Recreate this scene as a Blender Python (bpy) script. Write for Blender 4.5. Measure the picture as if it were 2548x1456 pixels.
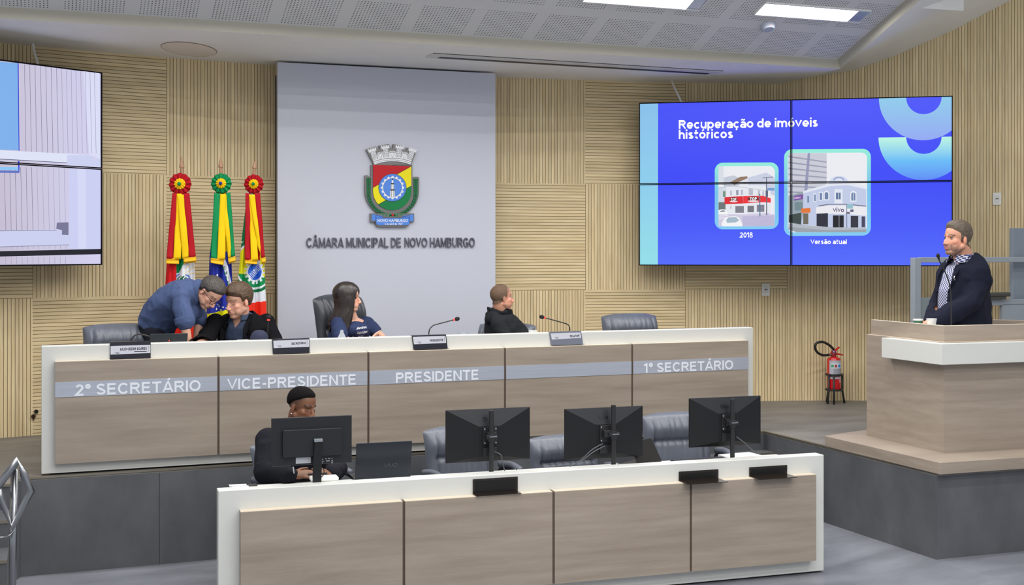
import bpy, bmesh, math, random
import numpy as np
from mathutils import Vector, Matrix, Euler, noise as mnoise
from mathutils.bvhtree import BVHTree
random.seed(7)
SC = bpy.context.scene
COL = SC.collection
for o in list(bpy.data.objects): bpy.data.objects.remove(o)

# ---------------------------------------------------------------- camera, world, exposure
FPX = 3100.0; HX = 1274.0; HY = 620.0; CZ = 2.20
YAW = math.radians(20.5); SY = math.sin(YAW); CY = math.cos(YAW)
cam_d = bpy.data.cameras.new('camera'); cam = bpy.data.objects.new('camera', cam_d); COL.objects.link(cam)
cam.location = (0, 0, CZ); cam.rotation_euler = (math.pi/2, 0, -YAW)
cam_d.sensor_width = 36.0; cam_d.lens = FPX/2548*36.0
cam_d.shift_y = (HY-728.0)/2548.0; cam_d.clip_start = 0.05; cam_d.clip_end = 100
SC.camera = cam
w = bpy.data.worlds.new('world'); SC.world = w; w.use_nodes = True
w.node_tree.nodes['Background'].inputs[0].default_value = (0.88, 0.93, 1.0, 1)
w.node_tree.nodes['Background'].inputs[1].default_value = 0.62
vs = SC.view_settings
vs.view_transform = 'Standard'; vs.look = 'None'; vs.gamma = 1.0; vs.use_curve_mapping = False
vs.exposure = 0.0
LAMP_W = 4.0            # watts of each ceiling light

# ---------------------------------------------------------------- rays of the photograph
def ray(px, py):
    X = (px-HX)/FPX
    return Vector((CY*X+SY, CY-SY*X, (HY-py)/FPX))
EYE = Vector((0, 0, CZ))
def onv(px, py, v):
    r = ray(px, py); return EYE + r*(v/r.y)
def onz(px, py, z):
    r = ray(px, py); return EYE + r*((z-CZ)/r.z)
def atd(px, py, d): return EYE + ray(px, py)*d
def onplane(px, py, P, n):
    r = ray(px, py); return EYE + r*((P-EYE).dot(n)/r.dot(n))
WC = (3.2, -1.02); WR = 12.5
def wall_v(u): return WC[1]+math.sqrt(WR*WR-(u-WC[0])**2)
def onwall(px, py, off=0.0):
    a, b, h = ray(px, py); R = WR-off
    A = a*a+b*b; B = -2*(a*WC[0]+b*WC[1]); Cc = WC[0]**2+WC[1]**2-R*R
    t = (-B+math.sqrt(B*B-4*A*Cc))/2/A
    return EYE+Vector((a, b, h))*t
SLOPE = .38; SV0 = 9.8; SZ0 = 3.965
def onslope(px, py):
    a, b, h = ray(px, py); t = (SZ0+SLOPE*SV0-CZ)/(h+SLOPE*b)
    return EYE+Vector((a, b, h))*t

# ---------------------------------------------------------------- materials
def nd(nt, t, **k):
    n = nt.nodes.new(t)
    for a, b in k.items(): setattr(n, a, b)
    return n
MATS = {}
def mat(name, col, rough=.5, metal=0.0, var=0.0, scale=8.0, stretch=(1, 1, 1), bump=0.0, bscale=60.0, emit=0.0, alpha=1.0, trans=0.0, col2=None, coat=0.0, spec=None):
    if name in MATS: return MATS[name]
    m = bpy.data.materials.new(name); m.use_nodes = True; nt = m.node_tree
    b = nt.nodes['Principled BSDF']; L = nt.links.new
    c = (*col, 1)
    b.inputs['Base Color'].default_value = c; b.inputs['Roughness'].default_value = rough
    b.inputs['Metallic'].default_value = metal
    if spec is not None: b.inputs['Specular IOR Level'].default_value = spec
    if coat: b.inputs['Coat Weight'].default_value = coat
    if trans: b.inputs['Transmission Weight'].default_value = trans
    if alpha < 1: b.inputs['Alpha'].default_value = alpha
    if emit:
        b.inputs['Emission Color'].default_value = c; b.inputs['Emission Strength'].default_value = emit
    if var or col2 or bump:
        tc = nd(nt, 'ShaderNodeTexCoord'); mp = nd(nt, 'ShaderNodeMapping'); L(tc.outputs['Object'], mp.inputs[0])
        mp.inputs['Scale'].default_value = stretch
    if var or col2:
        n = nd(nt, 'ShaderNodeTexNoise'); n.inputs['Scale'].default_value = scale; n.inputs['Detail'].default_value = 6; n.inputs['Roughness'].default_value = .6
        L(mp.outputs[0], n.inputs['Vector'])
        r = nd(nt, 'ShaderNodeValToRGB'); L(n.outputs['Fac'], r.inputs[0])
        r.color_ramp.elements[0].position = .32; r.color_ramp.elements[1].position = .68
        a2 = col2 if col2 else tuple(min(1, x*(1+var)) for x in col)
        a1 = col if col2 else tuple(x*(1-var) for x in col)
        r.color_ramp.elements[0].color = (*a1, 1); r.color_ramp.elements[1].color = (*a2, 1)
        L(r.outputs[0], b.inputs['Base Color'])
    if bump:
        n2 = nd(nt, 'ShaderNodeTexNoise'); n2.inputs['Scale'].default_value = bscale; n2.inputs['Detail'].default_value = 4
        L(mp.outputs[0], n2.inputs['Vector'])
        bp = nd(nt, 'ShaderNodeBump'); bp.inputs['Strength'].default_value = bump; bp.inputs['Distance'].default_value = .01
        L(n2.outputs['Fac'], bp.inputs['Height']); L(bp.outputs[0], b.inputs['Normal'])
    MATS[name] = m
    return m
def srgb(r, g, b):
    f = lambda x: ((x/255+.055)/1.055)**2.4 if x > 10 else x/255/12.92
    return (f(r), f(g), f(b))
def emis(name, rgb, s=1.0):
    """a lit picture element of a screen"""
    if name in MATS: return MATS[name]
    m = bpy.data.materials.new(name); m.use_nodes = True; nt = m.node_tree
    b = nt.nodes['Principled BSDF']; c = (*srgb(*rgb), 1)
    b.inputs['Base Color'].default_value = (.01, .01, .01, 1); b.inputs['Roughness'].default_value = .35
    b.inputs['Specular IOR Level'].default_value = .15
    b.inputs['Emission Color'].default_value = c; b.inputs['Emission Strength'].default_value = s
    MATS[name] = m
    return m

# ---------------------------------------------------------------- mesh building
class MB:
    def __init__(s): s.v = []; s.f = []; s.m = []; s.uv = None
    def add(s, vs_, fs, mi=0):
        o = len(s.v); s.v += [tuple(x) for x in vs_]; s.f += [tuple(i+o for i in f) for f in fs]; s.m += [mi]*len(fs)
        return s
    def box(s, a, b, mi=0, M=None):
        x0, y0, z0 = a; x1, y1, z1 = b
        p = [(x0,y0,z0),(x1,y0,z0),(x1,y1,z0),(x0,y1,z0),(x0,y0,z1),(x1,y0,z1),(x1,y1,z1),(x0,y1,z1)]
        if M is not None: p = [M @ Vector(q) for q in p]
        return s.add(p, [(0,3,2,1),(4,5,6,7),(0,1,5,4),(1,2,6,5),(2,3,7,6),(3,0,4,7)], mi)
    def prism(s, poly, d, mi=0, side=None):
        """closed prism: polygon of 3-D points swept by the vector d"""
        n = len(poly); P = [Vector(p) for p in poly]; d = Vector(d)
        c = sum(P, Vector())/n; nn = Vector()
        for i in range(n): nn += (P[i]-c).cross(P[(i+1) % n]-c)
        if nn.dot(d) > 0: P.reverse()
        o = len(s.v)
        s.v += [tuple(p) for p in P]+[tuple(p+d) for p in P]
        s.f.append(tuple(range(o, o+n))); s.m.append(mi)
        s.f.append(tuple(range(o+2*n-1, o+n-1, -1))); s.m.append(mi)
        for i in range(n):
            j = (i+1) % n
            s.f.append((o+i, o+n+i, o+n+j, o+j)); s.m.append(mi if side is None else side)
        return s
    def poly(s, pts, mi=0): return s.add(pts, [tuple(range(len(pts)))], mi)
    def tube(s, pts, r, seg=10, mi=0, cap=True):
        P = [Vector(p) for p in pts]; n = len(P)
        R = r if isinstance(r, (list, tuple)) else [r]*n
        rings = []; up = None
        for i in range(n):
            t = (P[min(i+1, n-1)]-P[max(i-1, 0)]).normalized()
            if up is None:
                up = Vector((0,0,1)) if abs(t.z) < .9 else Vector((1,0,0))
            a = up - t*up.dot(t)
            if a.length < 1e-5: a = t.orthogonal()
            a.normalize(); b = t.cross(a); up = a
            rings.append([P[i]+(a*math.cos(2*math.pi*k/seg)+b*math.sin(2*math.pi*k/seg))*R[i] for k in range(seg)])
        o = len(s.v)
        for q in rings: s.v += [tuple(x) for x in q]
        for i in range(n-1):
            for k in range(seg):
                l = (k+1) % seg
                s.f.append((o+i*seg+k, o+i*seg+l, o+(i+1)*seg+l, o+(i+1)*seg+k)); s.m.append(mi)
        if cap:
            s.f.append(tuple(range(o+seg-1, o-1, -1))); s.m.append(mi)
            e = o+(n-1)*seg; s.f.append(tuple(range(e, e+seg))); s.m.append(mi)
        return s
    def lathe(s, c, prof, seg=24, mi=0, M=None):
        """prof: (radius, z) from bottom to top about the vertical through c"""
        o = len(s.v); c = Vector(c)
        for r, z in prof:
            for k in range(seg):
                p = Vector((max(r, 1e-4)*math.cos(2*math.pi*k/seg), max(r, 1e-4)*math.sin(2*math.pi*k/seg), z))
                s.v.append(tuple(c+(M @ p if M is not None else p)))
        for i in range(len(prof)-1):
            for k in range(seg):
                l = (k+1) % seg
                s.f.append((o+i*seg+k, o+i*seg+l, o+(i+1)*seg+l, o+(i+1)*seg+k)); s.m.append(mi)
        s.f.append(tuple(range(o+seg-1, o-1, -1))); s.m.append(mi)
        e = o+(len(prof)-1)*seg; s.f.append(tuple(range(e, e+seg))); s.m.append(mi)
        return s
    def ell(s, c, r, R=None, nu=18, nv=12, mi=0):
        c = Vector(c); o = len(s.v)
        for i in range(1, nv):
            th = math.pi*i/nv
            for k in range(nu):
                ph = 2*math.pi*k/nu
                p = Vector((r[0]*math.sin(th)*math.cos(ph), r[1]*math.sin(th)*math.sin(ph), -r[2]*math.cos(th)))
                s.v.append(tuple(c+(R @ p if R is not None else p)))
        b = len(s.v)
        for z in (-1, 1):
            p = Vector((0, 0, z*r[2])); s.v.append(tuple(c+(R @ p if R is not None else p)))
        for i in range(nv-2):
            for k in range(nu):
                l = (k+1) % nu
                s.f.append((o+i*nu+k, o+i*nu+l, o+(i+1)*nu+l, o+(i+1)*nu+k)); s.m.append(mi)
        for k in range(nu):
            l = (k+1) % nu
            s.f.append((b, o+l, o+k)); s.m.append(mi)
            e = o+(nv-2)*nu; s.f.append((b+1, e+k, e+l)); s.m.append(mi)
        return s
    def cap(s, p, q, r1, r2, mi=0, seg=14):
        p = Vector(p); q = Vector(q); t = (q-p).normalized()
        pts = []; rr = []
        for a in (-80, -55, -25): pts.append(p+t*r1*math.sin(math.radians(a))); rr.append(r1*math.cos(math.radians(a)))
        pts += [p, q]; rr += [r1, r2]
        for a in (25, 55, 80): pts.append(q+t*r2*math.sin(math.radians(a))); rr.append(r2*math.cos(math.radians(a)))
        return s.tube(pts, rr, seg, mi)
    def loft(s, rows, seg=20, mi=0):
        """rows: (centre, axis_w, axis_d, half_w, half_d) - closed elliptical loft"""
        o = len(s.v); n = len(rows)
        for c, aw, ad, hw, hd in rows:
            c = Vector(c); aw = Vector(aw).normalized(); ad = Vector(ad).normalized()
            for k in range(seg):
                a = 2*math.pi*k/seg
                s.v.append(tuple(c+aw*hw*math.cos(a)+ad*hd*math.sin(a)))
        for i in range(n-1):
            for k in range(seg):
                l = (k+1) % seg
                s.f.append((o+i*seg+k, o+i*seg+l, o+(i+1)*seg+l, o+(i+1)*seg+k)); s.m.append(mi)
        s.f.append(tuple(range(o+seg-1, o-1, -1))); s.m.append(mi)
        e = o+(n-1)*seg; s.f.append(tuple(range(e, e+seg))); s.m.append(mi)
        return s
    def grid(s, fn, nu, nv, mi=0, mfn=None, closed=False):
        o = len(s.v)
        for j in range(nv+1):
            for i in range(nu+1): s.v.append(tuple(fn(i/nu, j/nv)))
        for j in range(nv):
            for i in range(nu):
                s.f.append((o+j*(nu+1)+i, o+j*(nu+1)+i+1, o+(j+1)*(nu+1)+i+1, o+(j+1)*(nu+1)+i))
                s.m.append(mfn((i+.5)/nu, (j+.5)/nv) if mfn else mi)
        return s
    def merge(s, other, mi=None):
        o = len(s.v); s.v += other.v; s.f += [tuple(i+o for i in f) for f in other.f]
        s.m += other.m if mi is None else [mi]*len(other.f)
        return s

def T(p): return Matrix.Translation(Vector(p))
def RZ(a): return Matrix.Rotation(a, 4, 'Z')
ROOTM = {}
def thing(name, label, cat, loc=(0,0,0), rotz=0.0, group=None, M=None):
    o = bpy.data.objects.new(name, None); COL.objects.link(o); o.empty_display_size = .1
    mw = M if M is not None else T(loc) @ RZ(rotz)
    o.matrix_world = mw
    o['label'] = label; o['category'] = cat
    if group: o['group'] = group
    ROOTM[o.name] = mw.inverted()
    return o
def root_of(o):
    while o.parent: o = o.parent
    return o
def obj(name, mb, m, parent=None, world=False, smooth=False, bevel=0.0, label=None, solid=0.0):
    """link one mesh object; world=True means its points are given in world space"""
    me = bpy.data.meshes.new(name)
    v = mb.v
    if world and parent is not None:
        im = ROOTM[root_of(parent).name]; v = [tuple(im @ Vector(p)) for p in v]
    me.from_pydata([tuple(p) for p in v], [], mb.f)
    ms = m if isinstance(m, (list, tuple)) else [m]
    for q in ms: me.materials.append(q)
    if len(ms) > 1: me.polygons.foreach_set('material_index', mb.m)
    if mb.uv is not None:
        l = me.uv_layers.new(name='UVMap'); l.data.foreach_set('uv', [c for f in mb.uv for q in f for c in q])
    if smooth:
        me.polygons.foreach_set('use_smooth', [True]*len(me.polygons))
        if smooth is not True: me.set_sharp_from_angle(angle=math.radians(smooth))
    me.update()
    o = bpy.data.objects.new(name, me); COL.objects.link(o)
    if parent is not None: o.parent = parent
    if bevel:
        b = o.modifiers.new('bevel', 'BEVEL'); b.width = bevel; b.segments = 2; b.limit_method = 'ANGLE'; b.angle_limit = math.radians(40)
    if solid:
        b = o.modifiers.new('solid', 'SOLIDIFY'); b.thickness = solid; b.offset = 0
    if label: o['label'] = label
    return o
def tag(o, label, cat, group=None):
    o['label'] = label; o['category'] = cat
    if group: o['group'] = group
    return o
def struct(name, mb, m, label=None, **k):
    o = obj(name, mb, m, **k); o['kind'] = 'structure'
    if label: o['label'] = label
    return o
def dup(root, M, label, group=None):
    r = root.copy(); COL.objects.link(r); r.matrix_world = M; r['label'] = label
    if group: r['group'] = group
    ROOTM[r.name] = M.inverted()
    for ch in list(root.children):
        c = ch.copy(); COL.objects.link(c); c.parent = r
        for g in list(ch.children):
            d = g.copy(); COL.objects.link(d); d.parent = c
    return r

def text_mb(s, fn, bold=0.0, extr=0.0, sx=1.0, mi=0, res=3):
    """lettering: fn(a, b, h) maps the unit box of the text (a right, b up) and height h to world"""
    cu = bpy.data.curves.new('t', 'FONT'); cu.body = s; cu.offset = bold; cu.extrude = extr; cu.resolution_u = res
    o = bpy.data.objects.new('t', cu); COL.objects.link(o)
    dg = bpy.context.evaluated_depsgraph_get(); dg.update()
    me = bpy.data.meshes.new_from_object(o.evaluated_get(dg))
    P = np.array([v.co[:] for v in me.vertices])
    lo = P.min(0); hi = P.max(0); mb = MB()
    for p in P: mb.v.append(tuple(fn((p[0]-lo[0])/(hi[0]-lo[0]), (p[1]-lo[1])/(hi[1]-lo[1]), p[2])))
    for f in me.polygons: mb.f.append(tuple(f.vertices)); mb.m.append(mi)
    bpy.data.objects.remove(o); bpy.data.curves.remove(cu); bpy.data.meshes.remove(me)
    return mb
def quad_map(pl, tl, tr, br, bl, n, lift=0.0):
    """text box given by its four corners in the photograph, laid on a plane through pl(px,py)"""
    TL, TR, BR, BL = pl(*tl), pl(*tr), pl(*br), pl(*bl); n = Vector(n)
    def fn(a, b, h):
        lo = BL.lerp(BR, a); hi = TL.lerp(TR, a)
        return lo.lerp(hi, b)+n*(lift+h)
    return fn
def bez(P, n=12):
    """smooth polyline through the points (Catmull-Rom)"""
    P = [Vector(p) for p in P]; out = []
    for i in range(len(P)-1):
        a = P[max(i-1, 0)]; b = P[i]; c = P[i+1]; d = P[min(i+2, len(P)-1)]
        for k in range(n):
            t = k/n
            out.append(.5*((2*b)+(c-a)*t+(2*a-5*b+4*c-d)*t*t+(3*b-a-3*c+d)*t**3))
    out.append(P[-1]); return out
# ---------------------------------------------------------------- plain sans lettering drawn with even strokes
def _arc(cx, cy, rx, ry, a0, a1, n=14):
    return [(cx+rx*math.cos(math.radians(a0+(a1-a0)*i/n)), cy+ry*math.sin(math.radians(a0+(a1-a0)*i/n))) for i in range(n+1)]
def glyph(c, h):
    T_ = 1-h; x = .76; k = .38-h; xh = x-h
    acc = None
    for src, base, a in (('Á','A','acute'),('Â','A','circ'),('ã','a','tilde'),('ó','o','acute'),('ç','c','ced')):
        if c == src: c = base; acc = a
    g = {
     ' ': (.34, []), '-': (.42, [[(.04,.40),(.38,.40)]]), '°': (.44, [_arc(.22,.80,.14,.14,0,360)]),
     'A': (.88, [[(.03,-.02),(.44,1.04)],[(.85,-.02),(.44,1.04)],[(.2,.30),(.68,.30)]]),
     'B': (.80, [[(h,0),(h,1)],[(h,T_),(.42,T_)]+_arc(.42,.735,.22,T_-.735,90,-90)+[(h,.735*2-T_)],[(h,h),(.44,h)]+_arc(.44,(h+.735*2-T_)/2,.26,(.735*2-T_-h)/2,-90,90)]),
     'C': (.90, [_arc(.47,.5,.47-h,.5-h,38,322,24)]),
     'D': (.86, [[(h,h),(.36,h)]+_arc(.36,.5,.50-h,.5-h,-90,90,18)+[(h,T_)],[(h,0),(h,1)]]),
     'E': (.76, [[(.72,h),(h,h),(h,T_),(.70,T_)],[(h,.52),(.66,.52)]]),
     'G': (.94, [_arc(.47,.5,.47-h,.5-h,38,345,26),[(.50,.44),(.94-h,.44)],[(.94-h,.08),(.94-h,.50)]]),
     'H': (.84, [[(h,0),(h,1)],[(.84-h,0),(.84-h,1)],[(h,.52),(.84-h,.52)]]),
     'I': (2*h, [[(h,0),(h,1)]]), 'J': (.62, [[(.62-h,1),(.62-h,.30)]+_arc(.31,.30,.31-h,.30-h,0,-175)]),
     'L': (.68, [[(h,1),(h,h),(.68,h)]]),
     'M': (1.0, [[(h,0),(h,1)],[(1-h,0),(1-h,1)],[(h,1.05),(.5,.02),(1-h,1.05)]]),
     'N': (.84, [[(h,0),(h,1)],[(.84-h,0),(.84-h,1)],[(h,1.03),(.84-h,-.03)]]),
     'O': (.98, [_arc(.49,.5,.49-h,.5-h,0,360,30)]),
     'P': (.78, [[(h,0),(h,1)],[(h,T_),(.44,T_)]+_arc(.44,.69,.34-h,T_-.69,90,-90)+[(h,.69*2-T_)]]),
     'R': (.86, [[(h,0),(h,1)],[(h,T_),(.46,T_)]+_arc(.46,.70,.35-h,T_-.70,90,-90)+[(h,.70*2-T_)],[(.46,.46),(.80,-.03)]]),
     'S': (.78, [_arc(.38,.735,.355-h,.265-h,18,270)+_arc(.39,.285,.385-h,.27-h+.0,90,-165)]),
     'T': (.78, [[(0,T_),(.78,T_)],[(.39,0),(.39,1)]]),
     'U': (.84, [[(h,1),(h,.40)]+_arc(.42,.40,.42-h,.40-h,180,360)+[(.84-h,1)]]),
     'V': (.86, [[(.03,1.02),(.43,-.04),(.83,1.02)]]), 'Z': (.76, [[(.04,T_),(.70,T_),(.08,h),(.74,h)]]),
     '0': (.72, [_arc(.36,.5,.36-h,.5-h,0,360,26)]), '1': (.44, [[(.32,0),(.32,1)],[(.02,.74),(.32,.95)]]),
     '2': (.70, [_arc(.35,.70,.33-h,.30-h,165,-35)+[(.08,h),(.68,h)]]), '5': (.72, [[(.64,T_),(.16,T_),(.12,.52)]+_arc(.34,.34,.36-h,.33-h,120,-160)]),
     '7': (.7, [[(.02,T_),(.64,T_),(.26,-.02)]]), '8': (.74, [_arc(.37,.74,.32-h,.26-h,0,360,20),_arc(.37,.27,.36-h,.27,0,360,20)]),
     '9': (.72, [_arc(.36,.68,.35-h,.32-h,0,360,22),[(.72-h,.68),(.72-h,.5)]+_arc(.36,.36,.36-h,.36-h,0,-120)]),
     'a': (.70, [[(.70-h,0),(.70-h,.48)]+_arc(.36,.48,.34-h,x-.48-h,0,150),_arc(.34,.23,.34-h,.23-h+.02,0,360,20)]),
     'b': (.76, [[(h,0),(h,1)],_arc(.38,.38,.38-h,.38-h,0,360,24)]),
     'c': (.68, [_arc(.38,.38,.38-h,.38-h,45,315,20)]), 'd': (.76, [[(.76-h,0),(.76-h,1.04)],_arc(.38,.38,.38-h,.38-h,0,360,24)]),
     'e': (.76, [[(h,.36),(.76-h,.36)]+_arc(.38,.38,.38-h,.38-h,0,318,24)]),
     'h': (.72, [[(h,0),(h,1.04)],[(h,.36)]+_arc(.36,.40,.36-h,xh-.40,180,0)+[(.72-h,0)]]),
     'i': (2*h, [[(h,0),(h,x)],[(h,.88),(h,1.06)]]), 'l': (2*h, [[(h,0),(h,1.04)]]),
     'm': (1.14, [[(h,0),(h,x)],[(h,.40)]+_arc(.33,.42,.33-h,xh-.42,180,0)+[(.57,0)],[(.57,.40)]+_arc(.81,.42,.81-.57,xh-.42,180,0)+[(1.14-h,0)] if False else [(.57,.40)]+_arc((.57+1.14-h)/2,.42,(1.14-h-.57)/2,xh-.42,180,0)+[(1.14-h,0)]]),
     'n': (.72, [[(h,0),(h,x)],[(h,.36)]+_arc(.36,.40,.36-h,xh-.40,180,0)+[(.72-h,0)]]),
     'o': (.76, [_arc(.38,.38,.38-h,.38-h,0,360,26)]), 'p': (.76, [[(h,-.26),(h,x)],_arc(.38,.38,.38-h,.38-h,0,360,24)]),
     'r': (.46, [[(h,0),(h,x)],[(h,.34)]+_arc(.40,.36,.40-h,xh-.36,180,95)]),
     's': (.62, [_arc(.30,.55,.27-h,.21-h,20,270)+_arc(.31,.21,.30-h,.22-h,90,-160)]),
     't': (.48, [[(.20,1.0),(.20,.24)]+_arc(.34,.24,.14,.24-h,180,300),[(0,xh),(.46,xh)]]),
     'u': (.72, [[(h,x),(h,.36)]+_arc(.36,.36,.36-h,.36-h,180,360),[(.72-h,0),(.72-h,x)]]),
     'v': (.70, [[(.03,x+.02),(.35,-.03),(.67,x+.02)]]),
    }.get(c, (.5, []))
    w, st = g; st = [list(s) for s in st]; extra = []
    top = 1.0 if c.isupper() else .80
    if acc == 'acute': extra = [[(w/2-.02, top+.08), (w/2+.17, top+.26)]]
    if acc == 'circ': extra = [[(w/2-.18, top+.08), (w/2, top+.24), (w/2+.18, top+.08)]]
    if acc == 'tilde': extra = [[(w/2-.22, top+.09), (w/2-.08, top+.17), (w/2+.08, top+.10), (w/2+.22, top+.18)]]
    if acc == 'ced': extra = [[(.38, .02), (.40, -.12), (.28, -.20)]]
    return w, st, extra
def vtext(s, fn, h=.085, gap=.10, th=0.0, mi=0):
    """lettering as one mesh; fn(a, b, t): a 0..1 along the line, b in cap heights, t thickness"""
    quads = []; x = 0.0
    for c in s:
        w, st, ex_ = glyph(c, h); zi = 0.0
        for grp, lo, hi in ((st, -.30 if c in 'pç' else 0, 1.06 if not c.isupper() else 1.0), (ex_, -9, 9)):
            for line in grp:
                zi += .00005
                n = len(line); L_ = []; R__ = []
                hh = h if grp is st else h*.8
                closed = n > 6 and math.hypot(line[0][0]-line[-1][0], line[0][1]-line[-1][1]) < 1e-6
                for i, (px, py) in enumerate(line):
                    a = line[i-1] if i else (line[-2] if closed else None); b = line[i+1] if i < n-1 else (line[1] if closed else None)
                    d1 = None if a is None else (px-a[0], py-a[1]); d2 = None if b is None else (b[0]-px, b[1]-py)
                    def nn_(d):
                        l = math.hypot(*d) or 1; return (-d[1]/l, d[0]/l)
                    n1 = nn_(d1) if d1 else nn_(d2); n2 = nn_(d2) if d2 else n1
                    mx, my = n1[0]+n2[0], n1[1]+n2[1]; l2 = mx*mx+my*my
                    f = 2/max(l2, .35)
                    ox, oy = mx*f*hh, my*f*hh
                    cl_ = lambda v: min(hi, max(lo, v))
                    L_.append((x+px+ox, cl_(py+oy))); R__.append((x+px-ox, cl_(py-oy)))
                for i in range(n-1): quads.append((L_[i], L_[i+1], R__[i+1], R__[i], zi))
        x += w+(gap if c != ' ' else 0)
    W = x-gap; mb = MB()
    for *q, zi in quads:
        o = len(mb.v)
        A_ = [Vector(fn(px/W, py, th+zi)) for px, py in q]
        mb.v += [tuple(p) for p in A_]; mb.f.append((o+3, o+2, o+1, o)); mb.m.append(mi)
        if th:
            mb.v += [tuple(fn(px/W, py, 0)) for px, py in q]
            for i in range(4):
                j = (i+1) % 4; mb.f.append((o+i, o+j, o+4+j, o+4+i)); mb.m.append(mi)
    return mb
def line_map(pl, tl, tr, br, bl, n, lift=0.0):
    """cap-height box of a line of lettering given by four corners in the photograph"""
    TL, TR, BR, BL = pl(*tl), pl(*tr), pl(*br), pl(*bl); n = Vector(n)
    return lambda a, b, t: BL.lerp(BR, a)+(TL.lerp(TR, a)-BL.lerp(BR, a))*b+n*(lift+t)
# ================================================================ SETTING
def slat_mat():
    m = bpy.data.materials.new('slatted pine'); m.use_nodes = True; nt = m.node_tree; L = nt.links.new
    b = nt.nodes['Principled BSDF']; b.inputs['Roughness'].default_value = .55; b.inputs['Specular IOR Level'].default_value = .25
    uv = nd(nt, 'ShaderNodeUVMap'); sp = nd(nt, 'ShaderNodeSeparateXYZ'); L(uv.outputs[0], sp.inputs[0])
    d = nd(nt, 'ShaderNodeMath', operation='DIVIDE'); L(sp.outputs[0], d.inputs[0]); d.inputs[1].default_value = .0303
    fr = nd(nt, 'ShaderNodeMath', operation='FRACT'); L(d.outputs[0], fr.inputs[0])
    fl = nd(nt, 'ShaderNodeMath', operation='FLOOR'); L(d.outputs[0], fl.inputs[0])
    wn = nd(nt, 'ShaderNodeTexWhiteNoise', noise_dimensions='1D'); L(fl.outputs[0], wn.inputs['W'])
    cb = nd(nt, 'ShaderNodeCombineXYZ')
    m1 = nd(nt, 'ShaderNodeMath', operation='MULTIPLY'); L(sp.outputs[0], m1.inputs[0]); m1.inputs[1].default_value = 45
    m2 = nd(nt, 'ShaderNodeMath', operation='MULTIPLY'); L(sp.outputs[1], m2.inputs[0]); m2.inputs[1].default_value = 3.0
    m3 = nd(nt, 'ShaderNodeMath', operation='MULTIPLY'); L(wn.outputs['Value'], m3.inputs[0]); m3.inputs[1].default_value = 30
    L(m1.outputs[0], cb.inputs[0]); L(m2.outputs[0], cb.inputs[1]); L(m3.outputs[0], cb.inputs[2])
    n = nd(nt, 'ShaderNodeTexNoise'); n.inputs['Scale'].default_value = 1.0; n.inputs['Detail'].default_value = 4; L(cb.outputs[0], n.inputs['Vector'])
    r = nd(nt, 'ShaderNodeValToRGB'); L(n.outputs['Fac'], r.inputs[0])
    r.color_ramp.elements[0].position = .25; r.color_ramp.elements[0].color = (*srgb(214, 190, 144), 1)
    r.color_ramp.elements[1].position = .75; r.color_ramp.elements[1].color = (*srgb(240, 220, 178), 1)
    hs = nd(nt, 'ShaderNodeHueSaturation'); L(r.outputs[0], hs.inputs['Color'])
    mr = nd(nt, 'ShaderNodeMapRange'); L(wn.outputs['Value'], mr.inputs[0]); mr.inputs[3].default_value = .90; mr.inputs[4].default_value = 1.08
    L(mr.outputs[0], hs.inputs['Value'])
    lt = nd(nt, 'ShaderNodeMath', operation='LESS_THAN'); L(fr.outputs[0], lt.inputs[0]); lt.inputs[1].default_value = .125
    mx = nd(nt, 'ShaderNodeMixRGB'); L(lt.outputs[0], mx.inputs[0]); L(hs.outputs[0], mx.inputs[1]); mx.inputs[2].default_value = (*srgb(84, 68, 40), 1)
    L(mx.outputs[0], b.inputs['Base Color'])
    bp = nd(nt, 'ShaderNodeBump'); bp.invert = True; bp.inputs['Strength'].default_value = .4; bp.inputs['Distance'].default_value = .006
    L(lt.outputs[0], bp.inputs['Height']); L(bp.outputs[0], b.inputs['Normal'])
    return m
def interp(x, T_):
    for (a, b), (c, d) in zip(T_, T_[1:]):
        if x <= c: return b+(d-b)*max(0, (x-a))/(c-a)
    return T_[-1][1]
WTOP = [(-9, 3.882), (6.9, 3.882), (7.015, 3.90), (7.335, 3.955), (7.696, 4.02), (8.083, 4.163), (8.618, 4.418), (8.879, 4.571), (9.12, 4.71), (11.0, 5.75)]
def wall_top(u): return interp(u, WTOP)
S1, S2 = 1.795, 2.848
wall = MB(); wall.uv = []
def arc(u): return WR*math.asin((u-WC[0])/WR)
def patch(u0, u1, z0, z1, horiz, top=False):
    n = max(2, int((u1-u0)/.09)); nz = 1
    for i in range(n):
        ua = u0+(u1-u0)*i/n; ub = u0+(u1-u0)*(i+1)/n
        za1 = wall_top(ua)+.03 if top else z1; zb1 = wall_top(ub)+.03 if top else z1
        o = len(wall.v)
        wall.v += [(ua, wall_v(ua), z0), (ub, wall_v(ub), z0), (ub, wall_v(ub), zb1), (ua, wall_v(ua), za1)]
        wall.f.append((o, o+1, o+2, o+3)); wall.m.append(0)
        sa = arc(ua)-arc(u0); sb = arc(ub)-arc(u0)
        if horiz: wall.uv.append([(z0-S1, sa+u0*7), (z0-S1, sb+u0*7), (zb1-S1, sb+u0*7), (za1-S1, sa+u0*7)])
        else: wall.uv.append([(sa, z0+u0*3), (sb, z0+u0*3), (sb, zb1+u0*3), (sa, za1+u0*3)])
ub_ = [-4.4, -3.3, -2.24, -1.19, -.105, .985, 2.02, 4.10, 5.02, 6.035, 7.046]
for k in range(len(ub_)-1):
    h = (k % 2 == 0) if k < 6 else (k % 2 == 0)
    # checkerboard of slat directions, read off the photograph
    hb = {3: 0, 4: 1, 5: 0, 6: 1, 7: 0, 8: 1, 9: 0}.get(k, k % 2 == 0)
    patch(ub_[k], ub_[k+1], .0, S1, hb); patch(ub_[k], ub_[k+1], S1, S2, not hb); patch(ub_[k], ub_[k+1], S2, 3.9, hb, True)
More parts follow.
